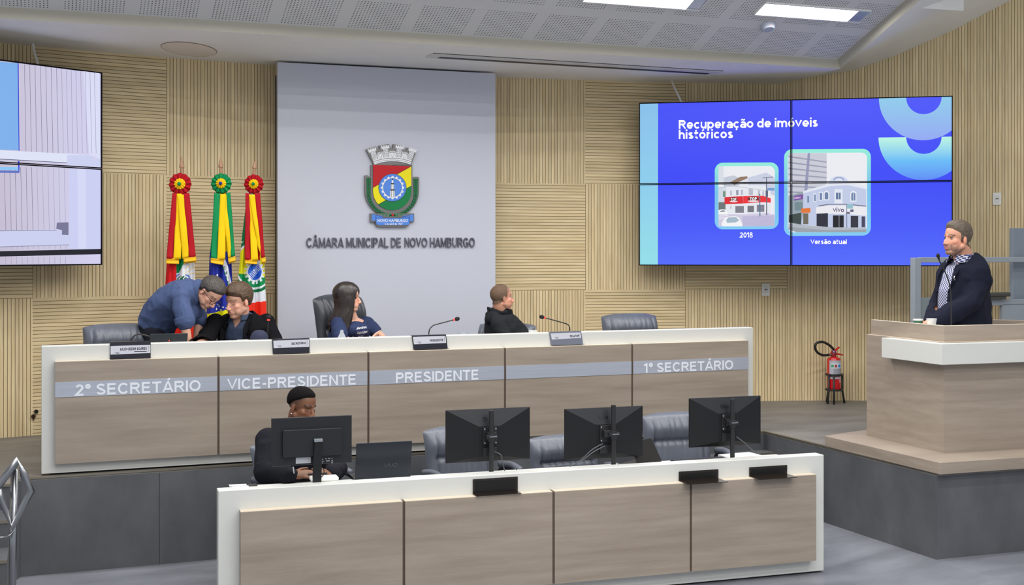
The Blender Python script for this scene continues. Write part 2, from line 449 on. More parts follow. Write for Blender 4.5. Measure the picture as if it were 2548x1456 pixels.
patch(7.046, 11.0, .0, 4.0, False, True)
struct('wall_back', wall, slat_mat(), 'curved wall clad in checkered panels of pale pine slats')

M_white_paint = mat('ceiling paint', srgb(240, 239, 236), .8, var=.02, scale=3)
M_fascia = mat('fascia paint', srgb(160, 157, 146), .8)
def perf_mat():
    m = bpy.data.materials.new('perforated ceiling board'); m.use_nodes = True; nt = m.node_tree; L = nt.links.new
    b = nt.nodes['Principled BSDF']; b.inputs['Roughness'].default_value = .8; b.inputs['Specular IOR Level'].default_value = .2
    uv = nd(nt, 'ShaderNodeUVMap'); sp = nd(nt, 'ShaderNodeSeparateXYZ'); L(uv.outputs[0], sp.inputs[0])
    def mth(op, a, bb):
        q = nd(nt, 'ShaderNodeMath', operation=op)
        for i, x in enumerate((a, bb)):
            if x is None: continue
            if isinstance(x, (int, float)): q.inputs[i].default_value = x
            else: L(x, q.inputs[i])
        return q.outputs[0]
    out = None
    for k, lim in ((0, .437), (1, .412)):
        w_ = mth('FLOORED_MODULO', sp.outputs[k], .532) if k == 0 else mth('FLOORED_MODULO', sp.outputs[k], .53)
        inside = mth('LESS_THAN', w_, lim)
        fr = mth('FRACT', mth('DIVIDE', w_, .0257), None)
        c = mth('ABSOLUTE', mth('SUBTRACT', fr, .5), None)
        hole = mth('LESS_THAN', c, .17)
        h = mth('MULTIPLY', inside, hole)
        out = h if out is None else mth('MULTIPLY', out, h)
    mx = nd(nt, 'ShaderNodeMixRGB'); L(out, mx.inputs[0]); mx.inputs[1].default_value = (*srgb(212, 213, 214), 1); mx.inputs[2].default_value = (.05, .05, .05, 1)
    L(mx.outputs[0], b.inputs['Base Color'])
    return m
U0, UE = -4.4, 6.93
cl = MB()
n = 60
for i in range(n):          # level soffit between the wall and the recess
    a = U0+(7.0-U0)*i/n; c = U0+(7.0-U0)*(i+1)/n
    fa = min(a, UE) if i < n-1 else a; 
    cl.poly([(a, wall_v(a)+.02, 3.88), (min(a, UE), 9.80, 3.88), (min(c, UE), 9.80, 3.88), (c, wall_v(c)+.02, 3.88)])
nb = 40
def sof(i):                 # rising soffit along the right wall
    t = i/nb; u = 7.0+(11.0-7.0)*t; s_ = (u-7.0)*.95
    return Vector((UE, 9.80-s_, 3.88+SLOPE*s_)), Vector((u, wall_v(u)+.02, wall_top(u) if u > 7.0 else 3.88))
nb = 90
cl.grid(lambda a, b: sof(a*nb)[1].lerp(sof(a*nb)[0], b), nb, 6)
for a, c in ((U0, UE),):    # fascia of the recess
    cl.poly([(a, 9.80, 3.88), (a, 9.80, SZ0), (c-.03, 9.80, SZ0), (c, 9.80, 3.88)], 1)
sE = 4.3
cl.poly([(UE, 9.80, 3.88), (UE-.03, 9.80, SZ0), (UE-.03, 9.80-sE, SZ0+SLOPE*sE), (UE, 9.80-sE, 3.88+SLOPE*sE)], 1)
struct('ceiling', cl, [M_white_paint, M_fascia], 'white plaster soffit curving along the slatted wall', smooth=25)
fd = MB(); fd.uv = []
va, vb = SV0, 5.5
q = [(U0, va), (UE-.03, va), (UE-.03, vb), (U0, vb)]
fd.poly([(u, v, SZ0+SLOPE*(SV0-v)) for u, v in q])
k_ = math.sqrt(1+SLOPE**2)
fd.uv.append([(u-.117, (9.785-v)*k_) for u, v in q])
zf = SZ0+SLOPE*(SV0-5.5)
q2 = [(U0, 5.5), (9.5, 5.5), (9.5, -3.0), (U0, -3.0)]
fd.poly([(u, v, zf) for u, v in q2]); fd.uv.append([(u-.117, (5.5-v)+(9.785-5.5)*k_) for u, v in q2])
struct('ceiling_field', fd, perf_mat(), 'sloping ceiling of square perforated panels')

# floor, stage
M_floor = mat('grey vinyl floor', srgb(104, 107, 114), .40, col2=srgb(130, 133, 141), scale=1.6, stretch=(1, 2.2, 1), spec=.4)
M_stage = mat('stage floor', srgb(106, 104, 101), .5, col2=srgb(131, 128, 123), scale=2.0, stretch=(.7, 2.2, 1))
M_clad = mat('dark grey cladding', srgb(74, 76, 80), .55, col2=srgb(95, 97, 101), scale=2.6, stretch=(1, 1, .55))
M_seam = mat('cladding seam', srgb(58, 60, 64), .7)
M_nose = mat('metal nosing', srgb(150, 143, 128), .35, .8)
fl = MB()
fl.grid(lambda a, b: (-6+18*a, 1+9.6*b, .07*min(1, max(0, (-6+18*a-5.2)/.5))), 72, 2)
struct('floor', fl, M_floor, 'grey vinyl floor in front of the stage')
SA, SB, K1, K2 = (-.16, 8.985), (5.675, 9.105), (5.675, 9.105), (5.725, 6.985)
out = [SA, K1, K2, (9.6, 6.95), (10.5, 9.2)]
top_edge = [(-.16, 8.985), (5.675, 9.105), (5.725, 6.985), (10.4, 6.865)]
st = MB()
back = [(10.4, wall_v(10.4)+.02)]+[(u, wall_v(u)+.02) for u in [9.6, 8.8, 8, 7, 6, 5, 4, 3, 2, 1, 0, -1, -2, -3, -4]]+[(-4.3, 8.8), (-.22, 8.8), (-.22, 8.985)]
st.prism([(u, v, .66) for u, v in top_edge+back], (0, 0, -.02), 0)
for a, b in zip(top_edge, top_edge[1:]):
    st.add([(*a, -.02), (*b, -.02), (*b, .64), (*a, .64)], [(0, 1, 2, 3)], 1)
st.add([(-.16, 8.985, 0), (-.16, 8.985, .64), (-.22, 8.8, .64), (-.22, 8.8, 0)], [(0, 1, 2, 3)], 1)
st.add([(-4.3, 8.8, -.02), (-.22, 8.8, -.02), (-.22, 8.8, .64), (-4.3, 8.8, .64)], [(0, 1, 2, 3)], 1)
struct('floor_stage', st, [M_stage, M_clad], 'raised stage with dark grey clad front')
sm = MB()
for px in (397, 1180): 
    p = onv(px, 1300, 9.0); sm.box((p.x-.0015, wall_v(0)*0+8.985+.0206*(p.x+.16)-.003, 0), (p.x+.0015, 9.2, .64))
p2 = Vector((5.72, 7.9, 0)); sm.box((5.70, 8.098, .02), (5.72, 8.102, .64))
struct('trim_1', sm, M_seam, 'thin vertical joints in the stage cladding')
nz = MB()
for a, b in zip(top_edge, top_edge[1:]):
    A = Vector((*a, .652)); B = Vector((*b, .652)); d = (B-A).normalized(); nrm = Vector((d.y, -d.x, 0))
    nz.prism([A+nrm*.006, B+nrm*.006, B-nrm*.02, A-nrm*.02], (0, 0, .012))
nz.box((-4.0, 8.785, .648), (-.22, 8.80, .664))
struct('trim_2', nz, M_nose, 'metal nosing along the stage edge')
# stairs at the left with metal nosings, stairs at the right behind the clerks' desk
sl = MB()
for k in range(1, 4):
    z = .66-.165*k; v0 = 8.80-.37*k
    sl.box((-2.2, v0, -.01), (-.22, 8.80-.37*(k-1), z), 0); sl.box((-2.2, v0-.006, z-.014), (-.22, v0+.012, z+.003), 1)
struct('stairs_left', sl, [M_clad, M_nose], 'grey steps with metal nosing beside the handrail')
sr = MB()
for k, (v0, z) in enumerate(((8.46, .20), (8.70, .36), (8.92, .51))):
    sr.box((4.75, v0, -.01), (5.69, 9.10, z), 0); sr.box((4.75, v0-.006, z-.014), (5.69, v0+.012, z+.003), 1)
struct('stairs_right', sr, [M_clad, M_nose], 'grey steps in the corner of the stage')

# white wall panel behind the president's chair
PV = 11.10
def onp(px, py): return onv(px, py, PV)
M_panel = mat('satin white laminate', srgb(199, 202, 214), .33, spec=.5)
a = onp(691, 153); b = onp(1233, 184)
pn = MB().box((a.x, PV, .66), (b.x, PV+.06, (a.z+b.z)/2))
pt = MB().box((a.x+.03, PV+.06, .70), (a.x+.09, wall_v(a.x)-.005, 3.78)); pt.box((b.x-.09, PV+.06, .70), (b.x-.03, wall_v(b.x)-.005, 3.78))
t = thing('wall_panel', 'tall plain white panel on the wall behind the long desk', 'panel', ((a.x+b.x)/2, PV+.03, .66))
obj('board', pn, M_panel, t, True, bevel=.003); obj('batten', pt, M_seam, t, True)

# ceiling fittings
M_tube = mat('lamp diffuser', (1, 1, 1), .5, emit=9.0)
M_lf = mat('lamp frame', srgb(215, 216, 217), .35)
M_lref = mat('lamp louvre', srgb(225, 228, 230), .15, .9)
nv = Vector((0, -SLOPE, -1)).normalized(); ns = Vector((0, -1, SLOPE)).normalized()
def troffer(u0, v0, label, k=1.0, first=[None]):
    Lx, W = 1.055, .178
    M = T((u0+Lx/2, v0, zf)) if v0 < 5.5 else Matrix.Translation((u0+Lx/2, v0, SZ0+SLOPE*(SV0-v0))) @ Matrix(((1, 0, 0, 0), (0, -ns.y, -nv.y, 0), (0, -ns.z, -nv.z, 0), (0, 0, 0, 1)))
    if first[0] is None:
        t = thing('ceiling_light', label, 'ceiling light', M=M, group='fluorescent ceiling lights'); first[0] = t
        f = MB()
        for q in (((-.54, -.10, -.012), (.54, -.088, .0)), ((-.54, .088, -.012), (.54, .10, 0)), ((-.54, -.10, -.012), (-.527, .10, 0)), ((.527, -.10, -.012), (.54, .10, 0))): f.box(*q)
        obj('frame', f, M_lf, t)
        obj('diffuser', MB().box((-.525, -.087, -.009), (.40, .087, -.003)), M_tube, t)
        lv = MB()
        for k in range(8): lv.box((.402+k*.0155, -.087, -.010), (.4035+k*.0155, .087, -.002))
        lv.box((.40, -.087, -.0025), (.527, .087, -.001))
        obj('louvre', lv, M_lref, t)
    else: t = dup(first[0], M, label, 'fluorescent ceiling lights')
    ld = bpy.data.lights.new('lamp', 'AREA'); ld.shape = 'RECTANGLE'; ld.size = Lx*.95; ld.size_y = .17; ld.energy = LAMP_W*k; ld.color = (1.0, .975, .94)
    lo = bpy.data.objects.new('lamp', ld); COL.objects.link(lo); lo.parent = t; lo.location = (0, 0, -.03)
troffer(4.042, 9.10, 'ceiling light cut by the top edge of the photo, left of the smoke detector', .45)
troffer(5.632, 9.10, 'ceiling light fully in view above the right video wall', .45)
for v0 in (9.10, 6.98, 4.70, 2.58, .46, -1.66):
    for u0 in (-.728, .862, 2.452, 4.042, 5.632):
        if v0 == 9.10 and u0 > 4: continue
        troffer(u0, v0, 'ceiling light of the rows outside the photo', .45 if v0 > 9 else 1.0)

M_plastic = mat('white plastic', srgb(236, 236, 232), .4)
p = onslope(1910, 62)
Ms = Matrix.Translation(p) @ Matrix(((1, 0, 0, 0), (0, -ns.y, -nv.y, 0), (0, -ns.z, -nv.z, 0), (0, 0, 0, 1)))
t = thing('smoke_detector', 'round white smoke detector with a glowing red light on the ceiling', 'smoke detector', M=Ms)
obj('housing', MB().lathe((0, 0, 0), [(.02, -.05), (.045, -.048), (.062, -.03), (.066, -.012), (.066, 0)], 28), mat('detector plastic', srgb(170, 176, 192), .4), t, smooth=40)
obj('indicator_light', MB().ell((-.005, -.05, -.036), (.007, .007, .007), nu=10, nv=8), mat('red lamp', (1, .05, .03), .4, emit=12), t, smooth=True)
# oval cover on the soffit
c = (onz(403, 122, 3.88)+onz(539, 122, 3.88))/2; ax = (onz(539, 122, 3.88)-onz(403, 122, 3.88))/2; ay = (onz(475, 144, 3.88)-onz(470, 104, 3.88))/2
ax *= .92; ay *= .88
ay = ay - ax*ay.dot(ax)/ax.length_squared
t = thing('ceiling_cover', 'large oval cover plate on the white soffit above the left flags', 'cover plate', (c.x, c.y, 3.88))
cv = MB().prism([c+ax*math.cos(k*math.pi/24)+ay*math.sin(k*math.pi/24)+Vector((0, 0, -.005)) for k in range(48)], (0, 0, .005))
obj('plate', cv, mat('cover paint', srgb(228, 219, 207), .7), t, True)
rm = MB().tube([c+ax*1.01*math.cos(k*math.pi/24)+ay*1.01*math.sin(k*math.pi/24)+Vector((0, 0, -.003)) for k in range(49)], .0028, 6, cap=False)
obj('rim', rm, mat('rim brown', srgb(150, 120, 96), .6), t, True)
# slot air diffuser
t = thing('air_diffuser', 'long white slot air diffuser in the soffit', 'air vent', (4.5, 10.42, 3.88))
A, B = onz(1070, 138, 3.88), onz(1783, 181, 3.88)
A = Vector((3.10, 10.33, 3.88)); B = Vector((5.97, 10.40, 3.88)); d = (B-A).normalized(); nn = Vector((-d.y, d.x, 0))
fr = MB()
fr.prism([A-nn*.10, B-nn*.10, B+nn*.11, A+nn*.11], (0, 0, -.012))
obj('frame', fr, mat('vent paint', srgb(212, 211, 208), .5), t, True, bevel=.003)
sA = onz(1090, 148, 3.868); sB = onz(1760, 186, 3.868)
sA = A+d*.10+nn*.045; sB = B-d*.08+nn*.045
obj('slot', MB().prism([sA-nn*.035+Vector((0, 0, -.012)), sB-nn*.035+Vector((0, 0, -.012)), sB+nn*.03+Vector((0, 0, -.012)), sA+nn*.03+Vector((0, 0, -.012))], (0, 0, -.003)), mat('slot black', (.012, .014, .018), .5), t, True)
obj('gap_line', MB().prism([A-nn*.106, B-nn*.106, B-nn*.100, A-nn*.100], (0, 0, -.004)), M_seam, t, True)
# dropped box at the top right
pts = [atd(2264, -14, 10.75), atd(2270, 19, 10.85), atd(2398, 27, 11.3), atd(2398, 0, 11.2)]
bx = MB().prism(pts, Vector((.0, .25, .35)))
struct('trim_3', bx, M_white_paint, 'cream boxed beam dropping from the right soffit')
# cables of the video walls
M_cable = mat('white cable', srgb(232, 232, 228), .5)
cb1 = MB().tube(bez([onz(82, 107, 3.885), atd(85, 128, 10.16), atd(94, 160, 10.05), Vector((-.06, 10.60, 3.60))]), .0105, 8)
tag(obj('cable', cb1, M_cable, smooth=True), 'white cable dropping from the soffit behind the left video wall', 'cable', 'white cables of the video walls')
cb2 = MB().tube(bez([onz(1671, 200, 3.885), atd(1680, 222, 12.33), atd(1692, 247, 12.25), atd(1697, 262, 12.2)]), .0105, 8)
tag(obj('cable', cb2, M_cable, smooth=True), 'white cable dropping from the soffit behind the right video wall', 'cable', 'white cables of the video walls')
# outlets
M_grey = mat('outlet grey', srgb(120, 118, 116), .5)
def outlet(px, py, label):
    p = onwall(px, py); a = math.atan2(p.x-WC[0], p.y-WC[1])
    t = thing('wall_outlet', label, 'wall outlet', p, -a, 'white wall outlets')
    obj('plate', MB().box((-.041, -.012, -.062), (.041, 0, .062)), M_plastic, t, bevel=.004)
    obj('insert', MB().box((-.024, -.014, -.04), (.024, -.01, .04)), mat('outlet insert', srgb(226, 226, 222), .4), t, bevel=.002)
    obj('socket', MB().box((-.015, -.0155, -.004), (.015, -.013, .008)), M_grey, t)
outlet(1905, 721, 'white wall outlet just below the right video wall')
outlet(2480, 495, 'white wall outlet right of the video wall, above the speaker')
# lock with keys at the far left
p = onwall(86, 1032); a = math.atan2(p.x-WC[0], p.y-WC[1])
t = thing('door_lock', 'small lock with hanging keys in the slatted wall left of the long desk', 'lock', p, -a)
obj('knob', MB().tube([(.01, -.02, .026), (.01, 0, .026)], .016, 14), mat('black lacquer', (.015, .015, .016), .35), t, smooth=40)
ky = MB().tube([(-.012, -.018, -.012), (-.012, 0, -.012)], .017, 14); ky.box((-.016, -.012, -.045), (-.008, -.006, -.02))
obj('key', ky, mat('key metal', srgb(70, 55, 40), .4, .5), t, smooth=40)
# ================================================================ DESKS
M_white = mat('white desk laminate', srgb(208, 209, 205), .38, spec=.45)
M_wood = mat('taupe wood laminate', srgb(143, 130, 117), .5, col2=srgb(163, 150, 136), scale=2.2, stretch=(.55, 1, 7.5), bump=.05, bscale=40)
M_groove = mat('dark brown groove', srgb(88, 74, 64), .6)
M_steel = mat('brushed steel band', srgb(178, 184, 197), .42, .35, var=.05, scale=3, stretch=(1, 1, 20))
M_letter = mat('pale lettering', srgb(226, 230, 238), .5)
M_edge = mat('pale edge banding', srgb(206, 192, 172), .5)
def desk(name, label, A, B, z0, h, pxs, woodz, proud, drop, deep):
    d = B-A; L = d.length; rz = math.atan2(d.y, d.x)
    t = thing(name, label, 'desk', A, rz)
    M = t.matrix_world.copy() if False else T(A) @ RZ(rz)
    inv = M.inverted(); n = Vector((d.y, -d.x, 0)).normalized()
    def pl(px, py, off=0.0): return inv @ onplane(px, py, A+n*off, n)
    f = MB()
    f.box((0, 0, 0.012), (L, .10, h))
    f.box((.45, .10, .03), (.49, deep-.04, h-drop-.03)); f.box((L-.49, .10, .03), (L-.45, deep-.04, h-drop-.03))
    obj('frame', f, M_white, t, bevel=.004)
    w = MB().box((.12, .10, h-drop-.03), (L-.12, deep, h-drop)); obj('worktop', w, M_white, t, bevel=.003)
    k = MB().box((.05, .06, 0), (L-.05, .09, .02)); obj('plinth', k, M_groove, t)
    xs = [pl(p, 1000, proud).x for p in pxs]
    g = .008
    zb, zt = woodz
    obj('groove', MB().box((xs[0]+.01, -proud+.008, zb+.004), (xs[-1]-.01, -.001, zt-.006)), M_groove, t)
    panels = []
    for i in range(len(xs)-1):
        a = xs[i]+(g if i else 0); b = xs[i+1]-(g if i < len(xs)-2 else 0)
        p = MB().box((a, -proud, zb), (b, -.001, zt-.004)); 
        p.box((a, -proud, zt-.004), (b, -.001, zt), 1)
        panels.append(obj('panel', p, [M_wood, M_edge], t))
    return t, pl, xs, n, inv, panels
A = onz(103, 862, 1.54); A.z = .66; B = onz(1874, 815, 1.54); B.z = .66
DU, plU, xsU, nU, invU, panU = desk('council_desk', 'long white framed council desk with five taupe panels and steel lettering bands on the stage', A, B, .66, .88,
    (137, 543.5, 916.5, 1256.5, 1573, 1862), (.083, .778), .055, .12, .50)
DU_A, DU_B = A, B
for i in range(5):
    a = xsU[i]+(.008 if i else 0); b = xsU[i+1]-(.008 if i < 4 else 0)
    obj('steel_band', MB().box((a, -.0585, .535), (b, -.0545, .638)), M_steel, panU[i])
def band_text(s, i, l, r):
    x0 = plU(*l, .0585).x; x1 = plU(*r, .0585).x
    wd = lambda q: sum(glyph(c, .088)[0]+(.13 if c != ' ' else 0) for c in q)
    tot = wd(s)-.13; at = 0
    for word in s.split(' '):
        xa = x0+(x1-x0)*at/tot; xb = x0+(x1-x0)*(at+wd(word)-.13)/tot
        obj('lettering', vtext(word, lambda a, b, t_: Vector((xa+(xb-xa)*a, -.0588-t_, .5405+.077*b)), .088, .13, .0015), M_letter, panU[i])
        at += wd(word)+.34
band_text('2° SECRETÁRIO', 0, (187, 985), (499, 945))
band_text('VICE-PRESIDENTE', 1, (566, 965), (886, 930))
band_text('PRESIDENTE', 2, (985, 949), (1191, 918))
band_text('1° SECRETÁRIO', 4, (1602, 926), (1824, 894))

A = onz(543, 1222, .80); A.z = 0; B = onz(2050, 1132, .80); B.z = 0
DL, plL, xsL, nL, invL, panL = desk('clerk_desk', 'white framed desk with four taupe panels on the lower floor in front of the stage', A, B, 0, .80,
    (599, 1005, 1377.5, 1719, 2031), (.105, .685), .068, .055, .42)
DL_A, DL_B = A, B

# ================================================================ LECTERN (wooden corner podium)
t = thing('lectern', 'large taupe wood lectern with white wraparound slab, at the right of the stage', 'lectern', (6.6, 7.6, .66))
P0 = [(6.0, 8.14), (6.0, 7.25), (8.4, 7.17), (8.4, 7.36), (6.20, 7.44), (6.20, 8.14)]
def offs(poly, z): return [Vector((x, y, z)) for x, y in poly]
obj('base', MB().prism(offs([(5.69, 8.25), (5.71, 6.935), (8.6, 6.86), (8.6, 8.4), (6.2, 8.42)], .661), (0, 0, .082)), M_wood, t, True, bevel=.003)
def lshape(p, z, h):
    m = MB(); o_, l_, r_, ri, i_, li = [Vector((x, y, z)) for x, y in p]
    m.prism([o_, l_, i_, li], (0, 0, h)); m.prism([l_, r_, ri, i_], (0, 0, h)); return m
obj('body', lshape(P0, .743, .79), M_wood, t, True)
obj('body_cap', lshape(P0, 1.533, .002), M_edge, t, True)
P1 = [(6.025, 8.12), (6.025, 7.275), (8.4, 7.195), (8.4, 7.235), (6.065, 7.315), (6.065, 8.12)]
obj('collar', lshape(P1, 1.535, .113), M_wood, t, True)
obj('collar_cap', lshape(P1, 1.648, .002), M_edge, t, True)
obj('counter', lshape([(6.066, 8.12), (6.066, 7.316), (8.4, 7.236), (8.4, 7.52), (6.36, 7.60), (6.36, 8.12)], 1.536, .03), M_white, t, True)
sd = MB().prism(offs([(6.93, 7.93), (7.62, 7.33), (7.66, 7.36), (6.96, 7.96)], .743), (0, 0, .90)); obj('side_panel', sd, M_wood, t, True, bevel=.003)
sw = [(5.92, 7.85), (5.92, 7.175), (8.45, 7.09), (8.45, 7.168), (5.998, 7.249), (5.998, 7.85)]
obj('slab', MB().prism(offs(sw, 1.381), (0, 0, .149)), M_white, t, True, bevel=.003)

# ================================================================ VIDEO WALLS
M_bez = mat('screen bezel', (.003, .003, .005), .6, spec=.1)
def ipl(P, n): return lambda px, py: onplane(px, py, P, n)
def flat(mb, pl, pts, lift, n, mi=0, th=.0006):
    q = [pl(*p)+n*lift for p in pts]
    mb.prism(q, n*th, mi)
def rrect(x0, y0, x1, y1, r, ax=0, ay=0, k=6):
    """rounded rectangle in photo pixels; ax: fall of the right end"""
    out = []
    for cx, cy, a0 in ((x1-r, y0+r, -90), (x1-r, y1-r, 0), (x0+r, y1-r, 90), (x0+r, y0+r, 180)):
        for i in range(k+1):
            a = math.radians(a0+90*i/k); out.append((cx+r*math.cos(a), cy+r*math.sin(a)))
    return [(x, y+ax*(x-x0)) for x, y in out]
def circ(cx, cy, r, a0=0, a1=360, k=36, ry=None):
    ry = ry or r
    return [(cx+r*math.cos(math.radians(a0+(a1-a0)*i/k)), cy+ry*math.sin(math.radians(a0+(a1-a0)*i/k))) for i in range(k+1)]
def vwall(name, label, tl, tr, br, bl, midy_l, midy_r, midx, n):
    c = (tl+tr+br+bl)/4
    t = thing(name, label, 'video wall', c)
    TL, TR, BR, BL = tl, tr, br, bl
    ML, MR = midy_l, midy_r; MT, MBt = midx
    cen = None
    return t
# --- right video wall
a = atd(1590, 256, 12.2); b = atd(1590, 661, 12.2); c_ = atd(2371, 238, 11.62); d_ = atd(2371, 663, 11.62)
zt = (a.z+c_.z)/2; zb = (b.z+d_.z)/2
RP = Vector((a.x, a.y, zt)); RD = Vector((c_.x-a.x, c_.y-a.y, 0)); RW = RD.length; RD.normalize(); RN = Vector((RD.y, -RD.x, 0))
plR = ipl(RP, RN)
def display_wall(name, label, P, D, N, Wd, zt, zb, rows, cols, gx):
    """cabinet of separate display panels (bezel proud of the picture); P top corner, D along, N to viewer"""
    t = thing(name, label, 'video wall', P+D*Wd/2+Vector((0, 0, (zb-zt)/2)))
    xs = [0, gx, Wd]; zs = [zt, (zt*.50+zb*.50), zb]
    pans = []
    for i in range(2):
        for j in range(2):
            m = MB(); x0, x1, z1, z0 = xs[i]+.0015, xs[i+1]-.0015, zs[j]-.0015, zs[j+1]+.0015
            def bxx(xa, xb, za, zb_, n0, n1, mi=0):
                q = [P+D*xa+N*n0, P+D*xb+N*n0, P+D*xb+N*n1, P+D*xa+N*n1]
                m.prism([Vector((p.x, p.y, za)) for p in q], (0, 0, zb_-za), mi)
            e = .0085
            bxx(x0, x1, z0, z1, -.09, -.003)
            bxx(x0, x1, z0, z0+e, -.003, .006); bxx(x0, x1, z1-e, z1, -.003, .006)
            bxx(x0, x0+e, z0+e, z1-e, -.003, .006); bxx(x1-e, x1, z0+e, z1-e, -.003, .006)
            pans.append(obj('display_panel', m, M_bez, t, True))
    # wall bracket
    m = MB(); cx = Wd/2
    for s in (-.5, .5):
        p = P+D*(cx+s*Wd*.5)+N*-.09; back = wall_v(p.x)
        q = [p-D*.04, p+D*.04, Vector((p.x+.04, wall_v(p.x+.04)-.01, 0)), Vector((p.x-.04, wall_v(p.x-.04)-.01, 0))]
        m.prism([Vector((v.x, v.y, (zt+zb)/2-.25)) for v in q], (0, 0, .5))
    obj('bracket', m, M_bez, t, True)
    return t, pans
gx = ((plR(1969, 450)-RP).dot(RD))
VR, pansR = display_wall('video_wall', 'wide video wall of four displays showing a blue slide, right of the white panel', RP, RD, RN, RW, zt, zb, 2, 2, gx)
E_blue = bpy.data.materials.new('slide blue'); E_blue.use_nodes = True
def grad_emis(name, stops, s=1.0, axis=2):
    """picture colour running down the slide (a designed gradient of the slide itself), in object space"""
    m = bpy.data.materials.new(name); m.use_nodes = True; nt = m.node_tree; L = nt.links.new
    b = nt.nodes['Principled BSDF']; b.inputs['Base Color'].default_value = (.01, .01, .01, 1); b.inputs['Roughness'].default_value = .35; b.inputs['Specular IOR Level'].default_value = .15
    tc = nd(nt, 'ShaderNodeTexCoord'); sp = nd(nt, 'ShaderNodeSeparateXYZ'); L(tc.outputs['Generated'], sp.inputs[0])
    r = nd(nt, 'ShaderNodeValToRGB'); L(sp.outputs[axis], r.inputs[0])
    while len(r.color_ramp.elements) < len(stops): r.color_ramp.elements.new(.5)
    for e, (p, c) in zip(r.color_ramp.elements, stops): e.position = p; e.color = (*srgb(*c), 1)
    L(r.outputs[0], b.inputs['Emission Color']); b.inputs['Emission Strength'].default_value = s
    return m
ES = .95
E_blue = grad_emis('slide blue', [(0, (84, 108, 255)), (.25, (66, 86, 252)), (.55, (56, 70, 250)), (1, (74, 84, 252))], ES)
E_cyan = grad_emis('slide pale cyan', [(0, (150, 226, 236)), (.5, (142, 208, 240)), (1, (140, 196, 240))], ES)
E_frame = grad_emis('slide frame', [(0, (132, 206, 246)), (.55, (118, 196, 236)), (1, (150, 240, 220))], ES)
E_ring1 = grad_emis('slide ring upper', [(0, (148, 170, 246)), (1, (144, 206, 238))], ES)
E_ring2 = grad_emis('slide ring lower', [(0, (92, 140, 250)), (.45, (104, 190, 250)), (1, (190, 248, 228))], ES)
E_w = emis('slide white', (255, 255, 255), 1.0)
def picture(name, mbs, mats_, parent): return obj(name, mbs, mats_, parent, True)
s0 = MB(); flat(s0, plR, [(1591.5, 257.5), (2369.5, 239.5), (2369.5, 661.5), (1591.5, 659)], -.0025, RN)
SCR = obj('slide_background', s0, E_blue, VR, True)
m = MB(); flat(m, plR, [(1591.5, 257.5), (1637.5, 256.5), (1637, 659.5), (1591.5, 659)], -.0018, RN); obj('slide_stripe', m, E_cyan, VR, True)
def halfring(cx, cy, ro, ri, lo, hi, sx=1.0):
    o_ = [(cx+sx*ro*math.cos(math.radians(a)), cy+ro*math.sin(math.radians(a))) for a in np.linspace(lo, hi, 40)]
    i_ = [(cx+sx*ri*math.cos(math.radians(a)), cy+ri*math.sin(math.radians(a))) for a in np.linspace(hi, lo, 40)]
    return o_, i_
def ringmesh(pl, cx, cy, rox, roy, rix, riy, lift, n, xmax, sk):
    mb = MB(); N_ = 60
    for i in range(N_):
        a0 = math.radians(0+180*i/N_); a1 = math.radians(180*(i+1)/N_)
        q = [(cx+rox*math.cos(a0), cy+roy*math.sin(a0)), (cx+rox*math.cos(a1), cy+roy*math.sin(a1)), (cx+rix*math.cos(a1), cy+riy*math.sin(a1)), (cx+rix*math.cos(a0), cy+riy*math.sin(a0))]
        q = [(min(x, xmax), y+sk*(x-cx)) for x, y in q]
        if abs((q[0][0]-q[2][0])*(q[1][1]-q[3][1])-(q[1][0]-q[3][0])*(q[0][1]-q[2][1])) < 1e-6: continue
        mb.poly([pl(*p)+n*lift for p in reversed(q)])
    return mb
r2 = ringmesh(plR, 2299, 341, 113, 107, 44, 42, -.0017, RN, 2369.5, -.011); obj('slide_lower_ring', r2, E_ring2, VR, True)
r1 = ringmesh(plR, 2299, 242, 112, 107, 44, 42, -.0012, RN, 2369.5, -.023); obj('slide_upper_ring', r1, E_ring1, VR, True)
def slide_text(s, tl, tr, br, bl, h=.095):
    obj('slide_text', vtext(s, line_map(plR, tl, tr, br, bl, RN, -.001), h, .10), E_w, VR, True)
slide_text('Recuperação de imóveis', (1689, 299), (2035, 293.5), (2035, 315), (1689, 321), .100)
slide_text('históricos', (1689, 324), (1824, 322), (1824, 343.5), (1689, 346), .100)
slide_text('2018', (1841, 578.5), (1873, 578), (1873, 591), (1841, 591.5), .095)
slide_text('Versão atual', (2017, 596), (2107, 596), (2107, 607.5), (2017, 607.5), .10)
# photo insets of the slide
def inset(frame, inner, name, items):
    m = MB(); flat(m, plR, frame, -.0019, RN); fr = obj(name, m, E_frame, VR, True)
    mb = MB(); ms = []; idx = {}
    def key(c):
        k = 'px_%d_%d_%d' % c
        if k not in idx: idx[k] = len(ms); ms.append(emis(k, c, .92))
        return idx[k]
    mb.merge(MB()); flat(mb, plR, inner, -.0012, RN, key((240, 242, 248)), .0001)
    for i, (c, pts) in enumerate(items):
        cx = [q for q in inner]; x0 = min(q[0] for q in cx); x1 = max(q[0] for q in cx); y0 = min(q[1] for q in cx); y1 = max(q[1] for q in cx)
        pts = [(min(max(x, x0+.5), x1-.5), min(max(y, y0+.5), y1-.5)) for x, y in pts]
        flat(mb, plR, pts, -.00105+.00004*i, RN, key(c), .00003)
    obj('photo', mb, ms, fr, True)
    return fr
def R_(x0, y0, x1, y1): return [(x0, y0), (x1, y0), (x1, y1), (x0, y1)]
Z = lambda q: [(1580+x/3.107, 220+y/3.107) for x, y in q]
ZR = lambda x0, y0, x1, y1: Z(R_(x0, y0, x1, y1))
